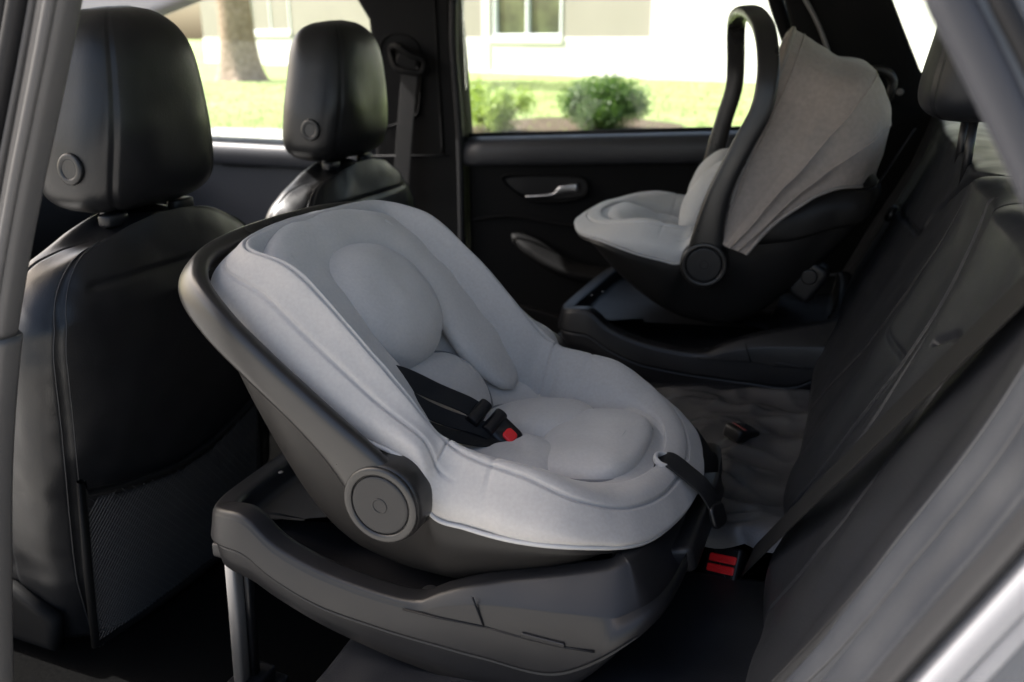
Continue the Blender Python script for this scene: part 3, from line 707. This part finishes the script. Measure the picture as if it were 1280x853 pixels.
# ================================================================== CAR BODY
car = thing('car', 'car with open near door, grey door pillars and dark cabin around the seats', 'car', (-.6, 1.4, .0))
def cpart(name, m, outline, fn, d0, d1, bev=.006, parent=None, sharp=None):
    mb = MB(); mb.add(*prism(outline, fn, d0, d1, bev)); return mb.build(name, m, parent or car, sharp=sharp)
YF = 2.30
fz = lambda px, py: tuple(at(px, py, y=YF)[[0, 2]])
# far middle pillar
x0, zb_ = fz(478, 180); x1 = fz(585, 168)[0]
pil = [(x0-.01, .38), (x0-.005, .95), (x0+.012, 1.12), fz(474, 60), fz(470, 25), fz(455, 0), (fz(430, 0)[0], 1.47), (fz(600, 0)[0], 1.47), fz(572, -5), fz(572, 20), fz(577, 75), (x1+.0, zb_), (x1, .38)]
bp = cpart('door_pillar', TRIM, pil, XZ, YF-.045, YF+.05, .012)
# shut line, seal and recess panel on it
mb = MB(); mb.add(*sweep(cr([A3(*[fz(577, 0)[0], YF-.05, 1.40]), A3(fz(577, 60)[0], YF-.05, fz(577, 60)[1]), A3(fz(582, 130)[0], YF-.05, fz(582, 130)[1]), A3(x1+.0, YF-.05, .98), A3(x1+.0, YF-.05, .55)], 30), sup(.010, .012, 3, 14), (0, -1, 0))); mb.build('door_seal', RUBBER, bp)
mb = MB(); mb.add(*sweep(cr([A3(fz(553, 0)[0], YF-.047, 1.40), A3(fz(557, 80)[0], YF-.047, fz(557, 80)[1]), A3(fz(563, 190)[0], YF-.047, fz(563, 190)[1])], 24), sup(.004, .004, 3, 12), (0, -1, 0))); mb.build('trim_edge', TRIM, bp)
ro = [fz(488, 52), fz(532, 56), fz(534, 130), fz(522, 146), fz(486, 150)]
ro = cr(np.array(ro), 40, True)
mb = MB(); mb.add(*sweep(np.array([A3(x, YF-.046, z) for x, z in ro]), sup(.003, .004, 3, 10), (0, -1, 0), closed=True)); mb.build('belt_recess', TRIM, bp)
mb = MB(); mb.add(*tube([A3(*[fz(465, 193)[0], YF-.047, fz(465, 193)[1]]), A3(fz(570, 192)[0], YF-.047, fz(570, 192)[1])], .002, 6)); mb.build('trim_joint', RUBBER, bp)
# belt on that pillar
pb = thing('seat_belt', 'black seat belt hanging from its loop on the far door pillar', 'seat belt', tuple(at(510, 90, y=YF-.06)), group='seat belts')
q = [at(513, 82, y=YF-.075), at(511, 105, y=YF-.078), at(508, 140, y=YF-.085), at(504, 190, y=YF-.095), at(500, 260, y=YF-.11), at(496, 340, y=YF-.13)]
mb = MB(); mb.add(*ribbon(cr(q, 30), .050, .002, (1, 0, .05))); mb.build('webbing', WEB, pb)
gc = [at(489, 62, y=YF-.06), at(497, 58, y=YF-.085), at(512, 68, y=YF-.09), at(530, 76, y=YF-.08), at(528, 90, y=YF-.075), at(512, 90, y=YF-.08), at(495, 84, y=YF-.075)]
mb = MB(); mb.add(*sweep(cr(np.array(gc), 44, True), sup(.009, .010, 2.6, 14), (0, -1, 0), closed=True)); mb.build('belt_loop', TRIM, pb)
mb = MB(); mb.add(*obox(at(511, 78, y=YF-.062), (1, 0, -.25), None, (0, -1, 0), .075, .055, .03, .02, .01)); mb.build('loop_cover', TRIM, pb)

# far rear door
rd = thing('rear_door', 'closed far rear door with black armrest and silver inside handle, behind the canopied infant seat', 'car door', (-.5, YF, .40))
zl, zr = fz(585, 172)[1], fz(880, 165)[1]; sl = (zr-zl)/(fz(880, 165)[0]-fz(585, 172)[0]); xr = .10
zx = lambda x: zl+(x-x1)*sl
mb = MB(); mb.add(*prism([(x1+.012, .38), (xr, .38), (xr, zx(xr)-.045), (x1+.012, zx(x1)-.045)], XZ, YF-.03, YF+.09, .01)); dp = mb.build('door_panel', TRIM, rd)
# padded ledge below the window: profile swept along the door
sec = [(.05, .002), (.045, .008), (.0, .010), (-.035, .004), (-.052, -.012), (-.056, -.035), (-.050, -.060), (-.030, -.068), (.02, -.068), (.05, -.066)]
pth = np.array([A3(x, YF-.0, zx(x)-.008) for x in np.linspace(x1+.006, xr, 20)])
G = np.array([[p+A3(0, a, b_) for a, b_ in cr(np.array(sec), 40, True)] for p in pth]); V, F = grid(G, False, True); F += [list(range(40)), [19*40+i for i in range(40)][::-1]]
mb = MB(); mb.add(V, F); mb.build('window_ledge', LEDGE, rd)
mb = MB(); mb.add(*tube([A3(x1, YF+.012, zx(x1)+.006), A3(xr, YF+.012, zx(xr)+.006)], .005, 8)); mb.build('window_seal', RUBBER, rd)
# shaped panel insert: raised lower moulding curve, recess ring, handle
def dz_(px, py, dy=-.036): p = at(px, py, y=YF+dy); return p
mb = MB(); mb.add(*sweep(cr([dz_(628, 222), dz_(640, 238), dz_(662, 250), dz_(700, 252), dz_(730, 246), dz_(735, 232), dz_(725, 222), dz_(690, 219), dz_(650, 218)], 60, True), sup(.004, .006, 2.6, 10), (0, -1, 0), closed=True))
mb.build('handle_recess', TRIM, rd)
rp = cr(np.array([dz_(632, 224)[[0, 2]], dz_(645, 240)[[0, 2]], dz_(690, 249)[[0, 2]], dz_(728, 244)[[0, 2]], dz_(728, 224)[[0, 2]], dz_(680, 221)[[0, 2]]]), 30, True)
mb = MB(); mb.add(*prism(rp, XZ, YF-.0335, YF-.031, .001)); mb.build('recess_floor', BLACK, rd)
hp_ = cr([dz_(657, 246, -.05), dz_(675, 245, -.055), dz_(692, 243, -.058), dz_(703, 237, -.06), dz_(722, 235, -.06)], 24)
scl = np.interp(np.linspace(0, 1, 24), [0, .55, .7, 1], [.5, .7, 1.9, 2.3])
mb = MB(); mb.add(*sweep(hp_, sup(.005, .0055, 3, 14), (0, 0, 1), scale=np.stack([np.ones(24), scl], 1))); mb.build('inside_handle', CHROME, rd)
arm = cr([dz_(640, 292, -.05), dz_(660, 306, -.065), dz_(690, 327, -.08), dz_(720, 340, -.085), dz_(760, 346, -.085), dz_(830, 348, -.085), dz_(930, 346, -.08)], 50)
mb = MB(); mb.add(*sweep(arm, sup(.030, .018, 3, 20), (0, -.35, 1), scale=np.interp(np.linspace(0, 1, 50), [0, .06, .2, 1], [.15, .7, 1, 1]))); mb.build('armrest', TRIM, rd)
mb = MB(); mb.add(*sweep(cr([dz_(590, 275), dz_(640, 270), dz_(700, 280), dz_(800, 290)], 30), sup(.004, .006, 3, 10), (0, -1, 0))); mb.build('panel_moulding', TRIM, rd)
mb = MB(); mb.add(*prism(cr(np.array([dz_(600, 385)[[0, 2]], dz_(640, 380)[[0, 2]], dz_(700, 395)[[0, 2]], dz_(760, 430)[[0, 2]], dz_(700, 455)[[0, 2]], dz_(620, 450)[[0, 2]]]), 30, True), XZ, YF-.05, YF-.028, .006)); mb.build('door_pocket', TRIM, rd)
# window: frame at the rear slope and glass
win_r = [fz(962, -40), fz(970, 0), fz(984, 42), fz(1010, 120), fz(1030, 170)]
mb = MB(); mb.add(*sweep(cr([A3(x, YF-.0, z) for x, z in win_r], 30), sup(.018, .022, 3, 16), (0, -1, 0))); mb.build('window_frame', TRIM, rd)
gl = [(x1-.004, zx(x1)-.03), (x1-.012, 1.2), (x1-.018, 1.44), (fz(966, -20)[0], 1.44), fz(984, 42), fz(1010, 120), (fz(1030, 170)[0], zx(0)-.03)]
mb = MB(); mb.add(*prism(gl, XZ, YF+.014, YF+.018, .0005)); mb.build('window_glass', GLASS, rd, smooth=False)

# far front door
fd = thing('front_door', 'closed far front door seen between the two front headrests', 'car door', (-1.8, YF, .40))
zf = fz(330, 178)[1]
mb = MB(); mb.add(*prism([(x0-.018, .38), (-2.75, .38), (-2.75, zf-.05), (x0-.018, zf-.03)], XZ, YF-.03, YF+.09, .01)); mb.build('door_panel', LEDGE, fd)
pth = np.array([A3(x, YF, zf-.004+.02*(x+1.6)*0) for x in np.linspace(-2.75, x0-.012, 20)])
G = np.array([[p+A3(0, a, b_) for a, b_ in cr(np.array(sec), 40, True)] for p in pth]); V, F = grid(G, False, True); F += [list(range(40)), [19*40+i for i in range(40)][::-1]]
mb = MB(); mb.add(V, F); mb.build('window_ledge', LEDGE, fd)
mb = MB(); mb.add(*prism([(x0-.02, zf-.03), (-2.6, zf-.03), fz(150, 40), fz(205, 17), fz(255, -3), (fz(300, -10)[0], 1.44), (x0-.05, 1.44), fz(470, 25), fz(474, 60)], XZ, YF+.014, YF+.018, .0005)); mb.build('window_glass', GLASS, fd, smooth=False)
mb = MB(); mb.add(*sweep(cr([dz_(280, 205), dz_(330, 207), dz_(380, 206), dz_(440, 204)], 24), sup(.006, .010, 3, 10), (0, -1, 0))); mb.build('panel_moulding', TRIM, fd)

# front roof pillar (far), headliner, roof, floor, tunnel
ap = [fz(60, 70), fz(150, 38), fz(205, 17), fz(255, -3), fz(320, -20), (fz(320, -20)[0], 1.50), (-2.30, 1.50), (-2.70, 1.33)]
cpart('windscreen_pillar', HEADLINER, ap, XZ, YF-.05, YF+.04, .015)
cpart('headliner', HEADLINER, rrect(-1.64, .95, .70, 2.28, .08), XY, 1.575, 1.600, .008)
cpart('roof_panel', PAINT, rrect(-1.66, 1.0, .60, 2.38, .10), XY, 1.606, 1.63, .01)
cpart('roof_rail', TRIM, [(-2.0, 1.47), (1.0, 1.47), (1.0, 1.605), (-1.95, 1.605)], XZ, YF-.04, YF+.05, .01)
cpart('roof_rail', TRIM, [(-1.5, 1.55), (.9, 1.55), (.9, 1.605), (-1.5, 1.605)], XZ, .60, .68, .01)
cpart('floor', CARPET, rrect(-2.7, .1, .56, 2.36, .05), XY, .36, .42, .01)
cpart('dashboard', TRIM, [(-2.75, .45), (-2.15, .45), (-2.05, .70), (-2.1, .92), (-2.3, .99), (-2.75, .97)], XZ, .62, 2.26, .03)
cpart('floor_tunnel', CARPET, [(-2.1, .40), (-.55, .40), (-.55, .50), (-2.1, .52)], XZ, 1.27, 1.40, .03)
# rear of the cabin
cpart('parcel_shelf', TRIM, rrect(.12, 1.05, .66, 2.26, .04), XY, 1.04, 1.07, .008)
tg = cpart('tailgate', TRIM, [(.66, .3), (2.28, .3), (2.25, 1.03), (.67, 1.03)], YZ, 1.0, 1.08, .02)
for ya, yb_ in ((.66, .76), (2.14, 2.24)): cpart('tailgate_post', TRIM, [(ya, 1.03), (yb_, 1.03), (yb_, 1.575), (ya, 1.575)], YZ, 1.0, 1.07, .01, tg)
cpart('rear_glass', GLASS, [(.77, 1.035), (2.13, 1.035), (2.13, 1.57), (.77, 1.57)], YZ, 1.03, 1.034, .0005, tg)
# far rear pillar with the light strip, quarter glass opening and hook
FY2 = 2.24
gz = lambda px, py: tuple(at(px, py, y=FY2)[[0, 2]])
cp = [gz(975, -25), gz(992, 45), gz(1030, 130), gz(1075, 260), gz(1300, 260), gz(1300, 140), gz(1185, 130), gz(1150, 88), gz(1133, 45), gz(1112, -10), gz(1108, -30)]
rp_ = cpart('rear_pillar', TRIM, cp, XZ, FY2-.02, FY2+.05, .012)
mb = MB(); mb.add(*sweep(cr([at(1000, -12, y=FY2-.024), at(1020, 25, y=FY2-.026), at(1032, 55, y=FY2-.026), at(1040, 84, y=FY2-.026)], 24), sup(.005, .006, 3, 12), (0, -1, 0))); mb.build('pillar_moulding', METAL, rp_)
mb = MB(); mb.add(*prism([gz(1100, -25), gz(1152, 100), gz(1210, 150), gz(1300, 150), gz(1300, -25)], XZ, FY2+.03, FY2+.034, .0005)); mb.build('quarter_glass', GLASS, rp_, smooth=False)
hk = cr([at(1082, 95, y=FY2-.03), at(1092, 88, y=FY2-.06), at(1108, 90, y=FY2-.065), at(1116, 102, y=FY2-.06), at(1112, 120, y=FY2-.055), at(1102, 132, y=FY2-.03)], 26)
mb = MB(); mb.add(*sweep(hk, sup(.010, .008, 2.6, 14), (0, -1, 0))); mb.build('grab_handle', HANDLE, rp_)
mb = MB(); mb.add(*disc(at(1125, 115, y=FY2-.02), (0, -1, 0), .008, .006, .002, 18)); mb.build('trim_screw', METAL, rp_)

# near side: middle pillar beside the camera
YN = .52
nz = lambda px, py, dy=0: at(px, py, y=YN+dy)
edge = [(122, -60), (113, 0), (98, 80), (84, 150), (66, 240), (50, 330), (37, 415)]
low = [(37, 417), (30, 500), (26, 600), (27, 720), (30, 853), (34, 930)]
def strip(pts, xo, wid, m, name, parent, thick=.012, n=60, e=3):
    P = cr([nz(px+xo, py) for px, py in pts], n)
    mb = MB(); mb.add(*sweep(P, sup(wid/2, thick, e, 22), (0, -1, 0))); return mb.build(name, m, parent)
np_ = strip(edge, -38, .026, PILLAR, 'door_pillar', car, .013)
strip(low, -34, .028, PILLAR, 'pillar_trim', np_, .015)
strip(edge, -62, .007, PILLAR, 'trim_edge', np_, .010, e=2.4)
strip(edge, -78, .014, RUBBER, 'door_seal', np_, .016)
P_ = cr([nz(px-50, py, -.013) for px, py in edge], 60); mb = MB(); mb.add(*sweep(P_, sup(.0045, .004, 2.4, 16), (0, -1, 0))); mb.build('trim_ridge', PILLAR, np_)
strip([(122, -60), (113, 0), (98, 80), (84, 150), (60, 260)], -135, .055, PAINT, 'pillar_flange', np_, .014)
strip([(113, -30), (98, 80), (84, 150), (66, 240)], -100, .018, RUBBER, 'door_seal', np_, .012)
# near rear: door opening edge, upper part and wheel-arch part
up_ = [(1140, -40), (1152, 0), (1185, 65), (1217, 130), (1250, 200), (1282, 270), (1330, 370)]
def strip2(pts, xo, yo, wid, m, name, parent, thick=.010, e=3, y=.46):
    P = cr([at(px+xo, py+yo, y=y) for px, py in pts], 60)
    mb = MB(); mb.add(*sweep(P, sup(wid/2, thick, e, 22), (0, -1, 0))); return mb.build(name, m, parent)
cq = strip2(up_, 37, 0, .020, JAMB, 'rear_door_jamb', car, .016)
strip2(up_, 68, 0, .014, PAINT, 'jamb_flange', cq, .012)
strip2(up_, 94, 0, .012, RUBBER, 'door_seal', cq, .016)
strip2(up_, 120, 0, .020, PAINT, 'jamb_flange', cq, .012)
strip2(up_, 162, 0, .020, PAINT, 'outer_flange', cq, .010)
lo_ = [(1375, 555), (1312, 630), (1262, 688), (1217, 737), (1170, 788), (1120, 843), (1070, 900)]
wa = strip2(lo_, 30, 15, .020, SILL, 'wheel_arch_jamb', car, .016)
strip2(lo_, 58, 40, .014, SILL, 'jamb_flange', wa, .010)
strip2(lo_, 95, 70, .036, PAINT, 'outer_flange', wa, .012)
strip2(lo_, -4, -4, .007, RUBBER, 'door_seal', wa, .014)
# near sill below the picture
cpart('door_sill', TRIM, [(-.95, .30), (.2, .30), (.2, .46), (-.95, .46)], XZ, .50, .60, .02)

# ================================================================== OUTSIDE
def ground_mat(name, c1, c2, sc, bump):
    m = mat(name, c1, .95, .15, base2=c2, var_scale=sc, bump=bump); return m
ASPHALT = ground_mat('pale_concrete', (.34, .33, .31), (.42, .41, .385), 3, [(60, .3, .01, 'noise')])
LAWN = ground_mat('lawn', (.19, .27, .085), (.31, .36, .155), 1.6, [(90, .8, .03, 'noise')])
SOIL = ground_mat('bark_mulch', (.055, .040, .028), (.11, .085, .06), 14, [(40, .8, .03, 'noise')])
LZ = .55
def sheet(name, m, rows, kind='structure'):
    mb = MB(); mb.add(*grid(np.array(rows))); o = mb.build(name, m, None); o['kind'] = kind; return o
sheet('pavement', ASPHALT, [[A3(x, y, 0) for y in (-300, -20, 0, 4.0)] for x in np.linspace(-300, 300, 7)])
ly = [4.0, 4.1, 5, 6, 6.6, 7.2, 12, 20, 40, 300]; lz = [.0, .10, .22, .42, .53, LZ, LZ, LZ, LZ, LZ]
sheet('lawn', LAWN, [[A3(x, y, z) for y, z in zip(ly, lz)] for x in np.linspace(-300, 300, 41)])
# pale footpath at the left edge of the lawn
pw = [at(120, 176, z=LZ), at(470, 182, z=LZ), at(470, 158, z=LZ), at(120, 152, z=LZ)]
mb = MB(); pa = at(-200, 200, z=LZ+.01); pb_ = at(560, 210, z=LZ+.01); pc = at(560, 166, z=LZ+.01); pd = at(-200, 150, z=LZ+.01)
mb.add(np.array([pa, pb_, pc, pd]), [[0, 1, 2, 3]]); o = mb.build('footpath', ASPHALT, None, smooth=False); o['kind'] = 'structure'
# mulch bed round the shrubs
bed = cr(np.array([at(560, 172, z=LZ+.014), at(590, 158, z=LZ+.014), at(650, 148, z=LZ+.014), at(760, 146, z=LZ+.014), at(840, 154, z=LZ+.014), at(850, 166, z=LZ+.014), at(780, 185, z=LZ+.014), at(640, 192, z=LZ+.014)]), 48, True)
bed[:, :2] += np.array([[mnoise.noise(Vector((p[0]*2, p[1]*2, 0)))*.12, 0] for p in bed])
mb = MB(); mb.add(bed, [list(range(48))]); o = mb.build('mulch_bed', SOIL, None, smooth=False); o['kind'] = 'structure'
# grass blades
mb = MB(); V = []; F = []
def blade_mat():
    return mat('grass_blades', (.19, .27, .08), .7, .2, base2=(.32, .36, .15), var_scale=1.2)
nbld = 14000
d = rng.uniform(7.2, 17, nbld); px = rng.uniform(-.62, .42, nbld); 
for i in range(nbld):
    dirv = FW+RT*px[i]; dirv[2] = 0; dirv = dirv/np.linalg.norm(dirv); p = CAM+dirv*d[i]; p[2] = LZ
    h = rng.uniform(.015, .045); w = rng.uniform(.004, .010); a = rng.uniform(0, PI); ln = rng.normal(0, .025, 2)
    s = A3(math.cos(a)*w, math.sin(a)*w, 0); n0 = len(V)
    V += [p-s, p+s, p+A3(ln[0], ln[1], h)]; F.append([n0, n0+1, n0+2])
mb.add(np.array(V), F); o = mb.build('grass', blade_mat(), None, smooth=False); o['kind'] = 'stuff'

def leaf_mat(name, c1, c2):
    m = mat(name, c1, .5, .4, base2=c2, var_scale=9); 
    nt = m.node_tree; b = nt.nodes['Principled BSDF']; b.inputs['Subsurface Weight'].default_value = 0
    tr = nt.nodes.new('ShaderNodeBsdfTranslucent'); tr.inputs['Color'].default_value = (c2[0]*1.4, c2[1]*1.5, c2[2], 1)
    mx = nt.nodes.new('ShaderNodeMixShader'); mx.inputs[0].default_value = .3
    out = nt.nodes['Material Output']; nt.links.new(b.outputs[0], mx.inputs[1]); nt.links.new(tr.outputs[0], mx.inputs[2]); nt.links.new(mx.outputs[0], out.inputs['Surface'])
    return m
DLEAF = leaf_mat('dark_leaf', (.028, .068, .012), (.075, .14, .026))
YLEAF = leaf_mat('yellow_green_leaf', (.16, .25, .05), (.30, .38, .10))
BARK = mat('bark', (.20, .14, .10), .9, .2, base2=(.36, .27, .21), var_scale=12, bump=[(14, .9, .04, 'noise')])
STEM = mat('twig', (.06, .04, .03), .9, .2)
def leaves(mb, pts, size, nrm_out, flat=.6):
    V = []; F = []
    for p, o_ in zip(pts, nrm_out):
        u = rng.normal(0, 1, 3); u = nrm(u); v = nrm(np.cross(u, o_*flat+rng.normal(0, .5, 3))); L = size*rng.uniform(.6, 1.3); W = L*.42
        n0 = len(V); V += [p-u*L*.5, p+v*W*.5, p+u*L*.5, p-v*W*.5]; F.append([n0, n0+1, n0+2, n0+3])
    mb.add(np.array(V), F)
def shr(rx, ry, h):
    a = rng.uniform(0, 2*PI); r = rng.uniform(0, 1)**.5*.78; return A3(math.cos(a)*r*rx, math.sin(a)*r*ry, h*(.22+rng.uniform(0, .62)*math.sqrt(max(0, 1-r*r))))
def shrub(name, label, base, rx, ry, h, n, leafm, size, gaps=.0):
    t = thing(name, label, 'shrub', tuple(base))
    cl = [(shr(rx, ry, h), rng.uniform(.30, .50)) for _ in range(34 if not gaps else 16)]
    pts = []; outs = []
    for c, r in cl:
        k = n//len(cl); dv = nrm(rng.normal(0, 1, (k, 3))); rad = r*(rng.uniform(.15, 1.15, (k, 1)))
        pts.append(base+c+dv*rad*A3(rx, ry, h*.75)); outs.append(dv)
    pts = np.concatenate(pts); outs = np.concatenate(outs); ok = (pts[:, 2] > base[2]+.03) & (pts[:, 2] < base[2]+h*1.12)
    mb = MB(); leaves(mb, pts[ok], size, outs[ok]); mb.build('foliage', leafm, t, smooth=False)
    mb = MB()
    for c, r in cl: mb.add(*tube(cr([base+A3(c[0]*.1, c[1]*.1, -.02), base+c*A3(.45, .45, .4), base+c], 8), .012, 5))
    mb.build('stem', STEM, t)
s1 = at(757, 164, z=LZ); k1 = np.linalg.norm(s1-CAM)/FPX
shrub('shrub', 'rounded dark green shrub in the mulch bed outside the far window', s1, 56*k1, 52*k1, 60*k1, 26000, DLEAF, .032)
s2 = at(618, 166, z=LZ); k2 = np.linalg.norm(s2-CAM)/FPX
shrub('shrub', 'loose pale yellow-green shrub beside the rear door pillar, left of the dark one', s2, 46*k2, 40*k2, 64*k2, 7000, YLEAF, .032, .5)
# tree
tb = at(303, 101, z=LZ); kt = np.linalg.norm(tb-CAM)/FPX
tree = thing('tree', 'thick brown tree trunk on the lawn between the two front headrests', 'tree', tuple(tb))
na, nh = 40, 60; P = np.zeros((nh, na, 3)); a = np.linspace(0, 2*PI, na, endpoint=False)
for i, q in enumerate(np.linspace(0, 1, nh)):
    z = q*4.2; r = kt*(19+11*math.exp(-z/.25)+2.5*math.exp(-z/1.0))*(1-.05*z)
    rr = r*(1+.07*np.sin(5*a+z)*math.exp(-z/.5)+.03*np.array([mnoise.noise(Vector((math.cos(t)*2, math.sin(t)*2, z*1.5))) for t in a]))
    P[i] = np.stack([tb[0]-.02*z+np.cos(a)*rr, tb[1]+np.sin(a)*rr, np.full(na, tb[2]-.05+z)], 1)
mb = MB(); mb.add(*grid(P, False, True)); tips = []
for k in range(7):
    an = k*2*PI/7+rng.uniform(-.3, .3); b0 = A3(tb[0]-.084, tb[1], tb[2]+3.6+rng.uniform(-.3, .4)); b2 = b0+A3(math.cos(an)*rng.uniform(1.2, 2.2), math.sin(an)*rng.uniform(1.2, 2.2), rng.uniform(1.2, 2.2)); b1 = .5*(b0+b2)+A3(0, 0, -.15)
    pth = cr([b0, b1, b2], 14); mb.add(*sweep(pth, circ(1, 9), (0, .2, 1), scale=np.linspace(.15, .04, 14))); tips += [b1, b2, .5*(b1+b2)]
mb.build('trunk', BARK, tree)
pts = []; outs = []
for tp in tips+[A3(tb[0], tb[1], tb[2]+6)]:
    k = 420; dv = nrm(rng.normal(0, 1, (k, 3))); pts.append(tp+dv*(rng.uniform(.3, 1, (k, 1))**.5)*rng.uniform(.6, 1.0)+A3(0, 0, .5)); outs.append(dv)
mb = MB(); leaves(mb, np.concatenate(pts), .10, np.concatenate(outs)); mb.build('crown', leaf_mat('tree_leaf', (.03, .075, .018), (.08, .14, .03)), tree, smooth=False)

# building: wall turned a little towards the sun
WALL_W = mat('white_render', (.60, .585, .56), .9, .2, var=.04, var_scale=.8, bump=[(40, .3, .01, 'noise')])
WALL_B = mat('beige_wall', (.25, .232, .20), .9, .2, var=.05, var_scale=.8, bump=[(40, .3, .01, 'noise')])  # darker and beiger than the lower wall
FRAME_W = mat('white_window_frame', (.75, .77, .80), .5, .4)
PANE = mat('building_pane', (.035, .045, .03), .06, .8, base2=(.10, .12, .06), var_scale=2.2)
bang = math.radians(-22); bu_ = A3(math.cos(bang), math.sin(bang), 0); bo = at(640, 92, z=LZ); bn_ = A3(math.sin(bang), -math.cos(bang), 0)
bld = thing('building', 'pale rendered building with a white framed window beyond the lawn', 'building', tuple(bo))
def bw(px, py, o=0):
    d = ray(px, py); t = ((bo+bn_*o-CAM)@bn_)/(d@bn_); q = CAM+t*d-bo; return (q@bu_, q[2])
bf = lambda a, b_, d: tuple(bo+bu_*a+bn_*d+A3(0, 0, b_))
def bpart(name, m, outl, d0, d1, parent=None, bev=.01):
    mb = MB(); mb.add(*prism(outl, bf, d0, d1, bev, 2)); return mb.build(name, m, parent or bld, smooth=False)
RC = lambda a0, a1, b0, b1: [(a0, b0), (a1, b0), (a1, b1), (a0, b1)]
ux = lambda px, py=50: bw(px, py)[0]; uz = lambda py, px=700: bw(px, py)[1]
wl, wr, wz = ux(617), ux(702), uz(50)
zlow = uz(47)
HT = 5.2
bpart('lower_wall', WALL_W, RC(-14, ux(816), -.3, zlow), -.30, .0)
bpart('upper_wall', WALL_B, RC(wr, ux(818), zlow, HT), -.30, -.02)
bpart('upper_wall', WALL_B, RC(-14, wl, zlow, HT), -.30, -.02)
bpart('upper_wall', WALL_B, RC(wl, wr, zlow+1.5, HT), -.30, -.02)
bpart('white_wall', WALL_W, RC(ux(817), 16, -.3, HT), -.30, .12)
bpart('wall_pier', WALL_W, RC(ux(604), ux(613), -.3, HT), -.1, .04)
bpart('plinth', WALL_W, RC(-14, ux(816), -.3, .06), -.1, .03)
bpart('roof', WALL_W, RC(-14.5, 16.5, HT, HT+.35), -6, .9)
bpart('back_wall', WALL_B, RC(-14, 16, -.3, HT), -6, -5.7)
def window(a0, a1, z0, z1):
    g = bpart('window', FRAME_W, RC(a0, a1, z0, z0+.05), -.14, .012)
    bpart('frame_head', FRAME_W, RC(a0, a1, z1-.05, z1), -.14, .012, g)
    for q in (a0, (a0+a1)/2-.022, a1-.045): bpart('frame_post', FRAME_W, RC(q, q+.045, z0+.05, z1-.05), -.14, .010, g)
    bpart('pane', PANE, RC(a0+.03, a1-.03, z0+.03, z1-.03), -.10, -.09, g)
    bpart('sill', WALL_W, RC(a0-.06, a1+.04, z0-.14, z0-.003), -.12, .05, g)
window(wl, wr, zlow+.02, zlow+1.5)
window(ux(314, 20), ux(362, 20), bw(340, 40)[1], bw(340, 40)[1]+1.3)

# ================================================================== LIGHT
SUN = nrm(A3(-.72, -.02, .69))
sl_ = bpy.data.lights.new('sun', 'SUN'); sl_.energy = 5.0; sl_.angle = math.radians(.53); sl_.color = (1, .965, .92)
so = bpy.data.objects.new('sun', sl_); COL.objects.link(so); so.rotation_euler = Vector(SUN).to_track_quat('Z', 'Y').to_euler(); so.location = (-5, -2, 12)
w = bpy.data.worlds.new('World'); scene.world = w; w.use_nodes = True; nt = w.node_tree
sk = nt.nodes.new('ShaderNodeTexSky'); sk.sky_type = 'NISHITA'; sk.sun_disc = False
sk.sun_elevation = math.asin(SUN[2]); sk.sun_rotation = math.atan2(SUN[0], SUN[1]); sk.air_density = 1.0; sk.dust_density = 4.5; sk.ozone_density = 0.0
bg = nt.nodes['Background']; bg.inputs['Strength'].default_value = .12; nt.links.new(sk.outputs['Color'], bg.inputs['Color'])
scene.view_settings.view_transform = 'Standard'; scene.view_settings.look = 'None'; scene.view_settings.exposure = 1.95; scene.view_settings.gamma = 1
scene.render.engine = 'CYCLES'
scene.cycles.max_bounces = 10; scene.cycles.diffuse_bounces = 5; scene.cycles.glossy_bounces = 4; scene.cycles.transparent_max_bounces = 12
scene.cycles.use_denoising = True; scene.cycles.sample_clamp_indirect = 8
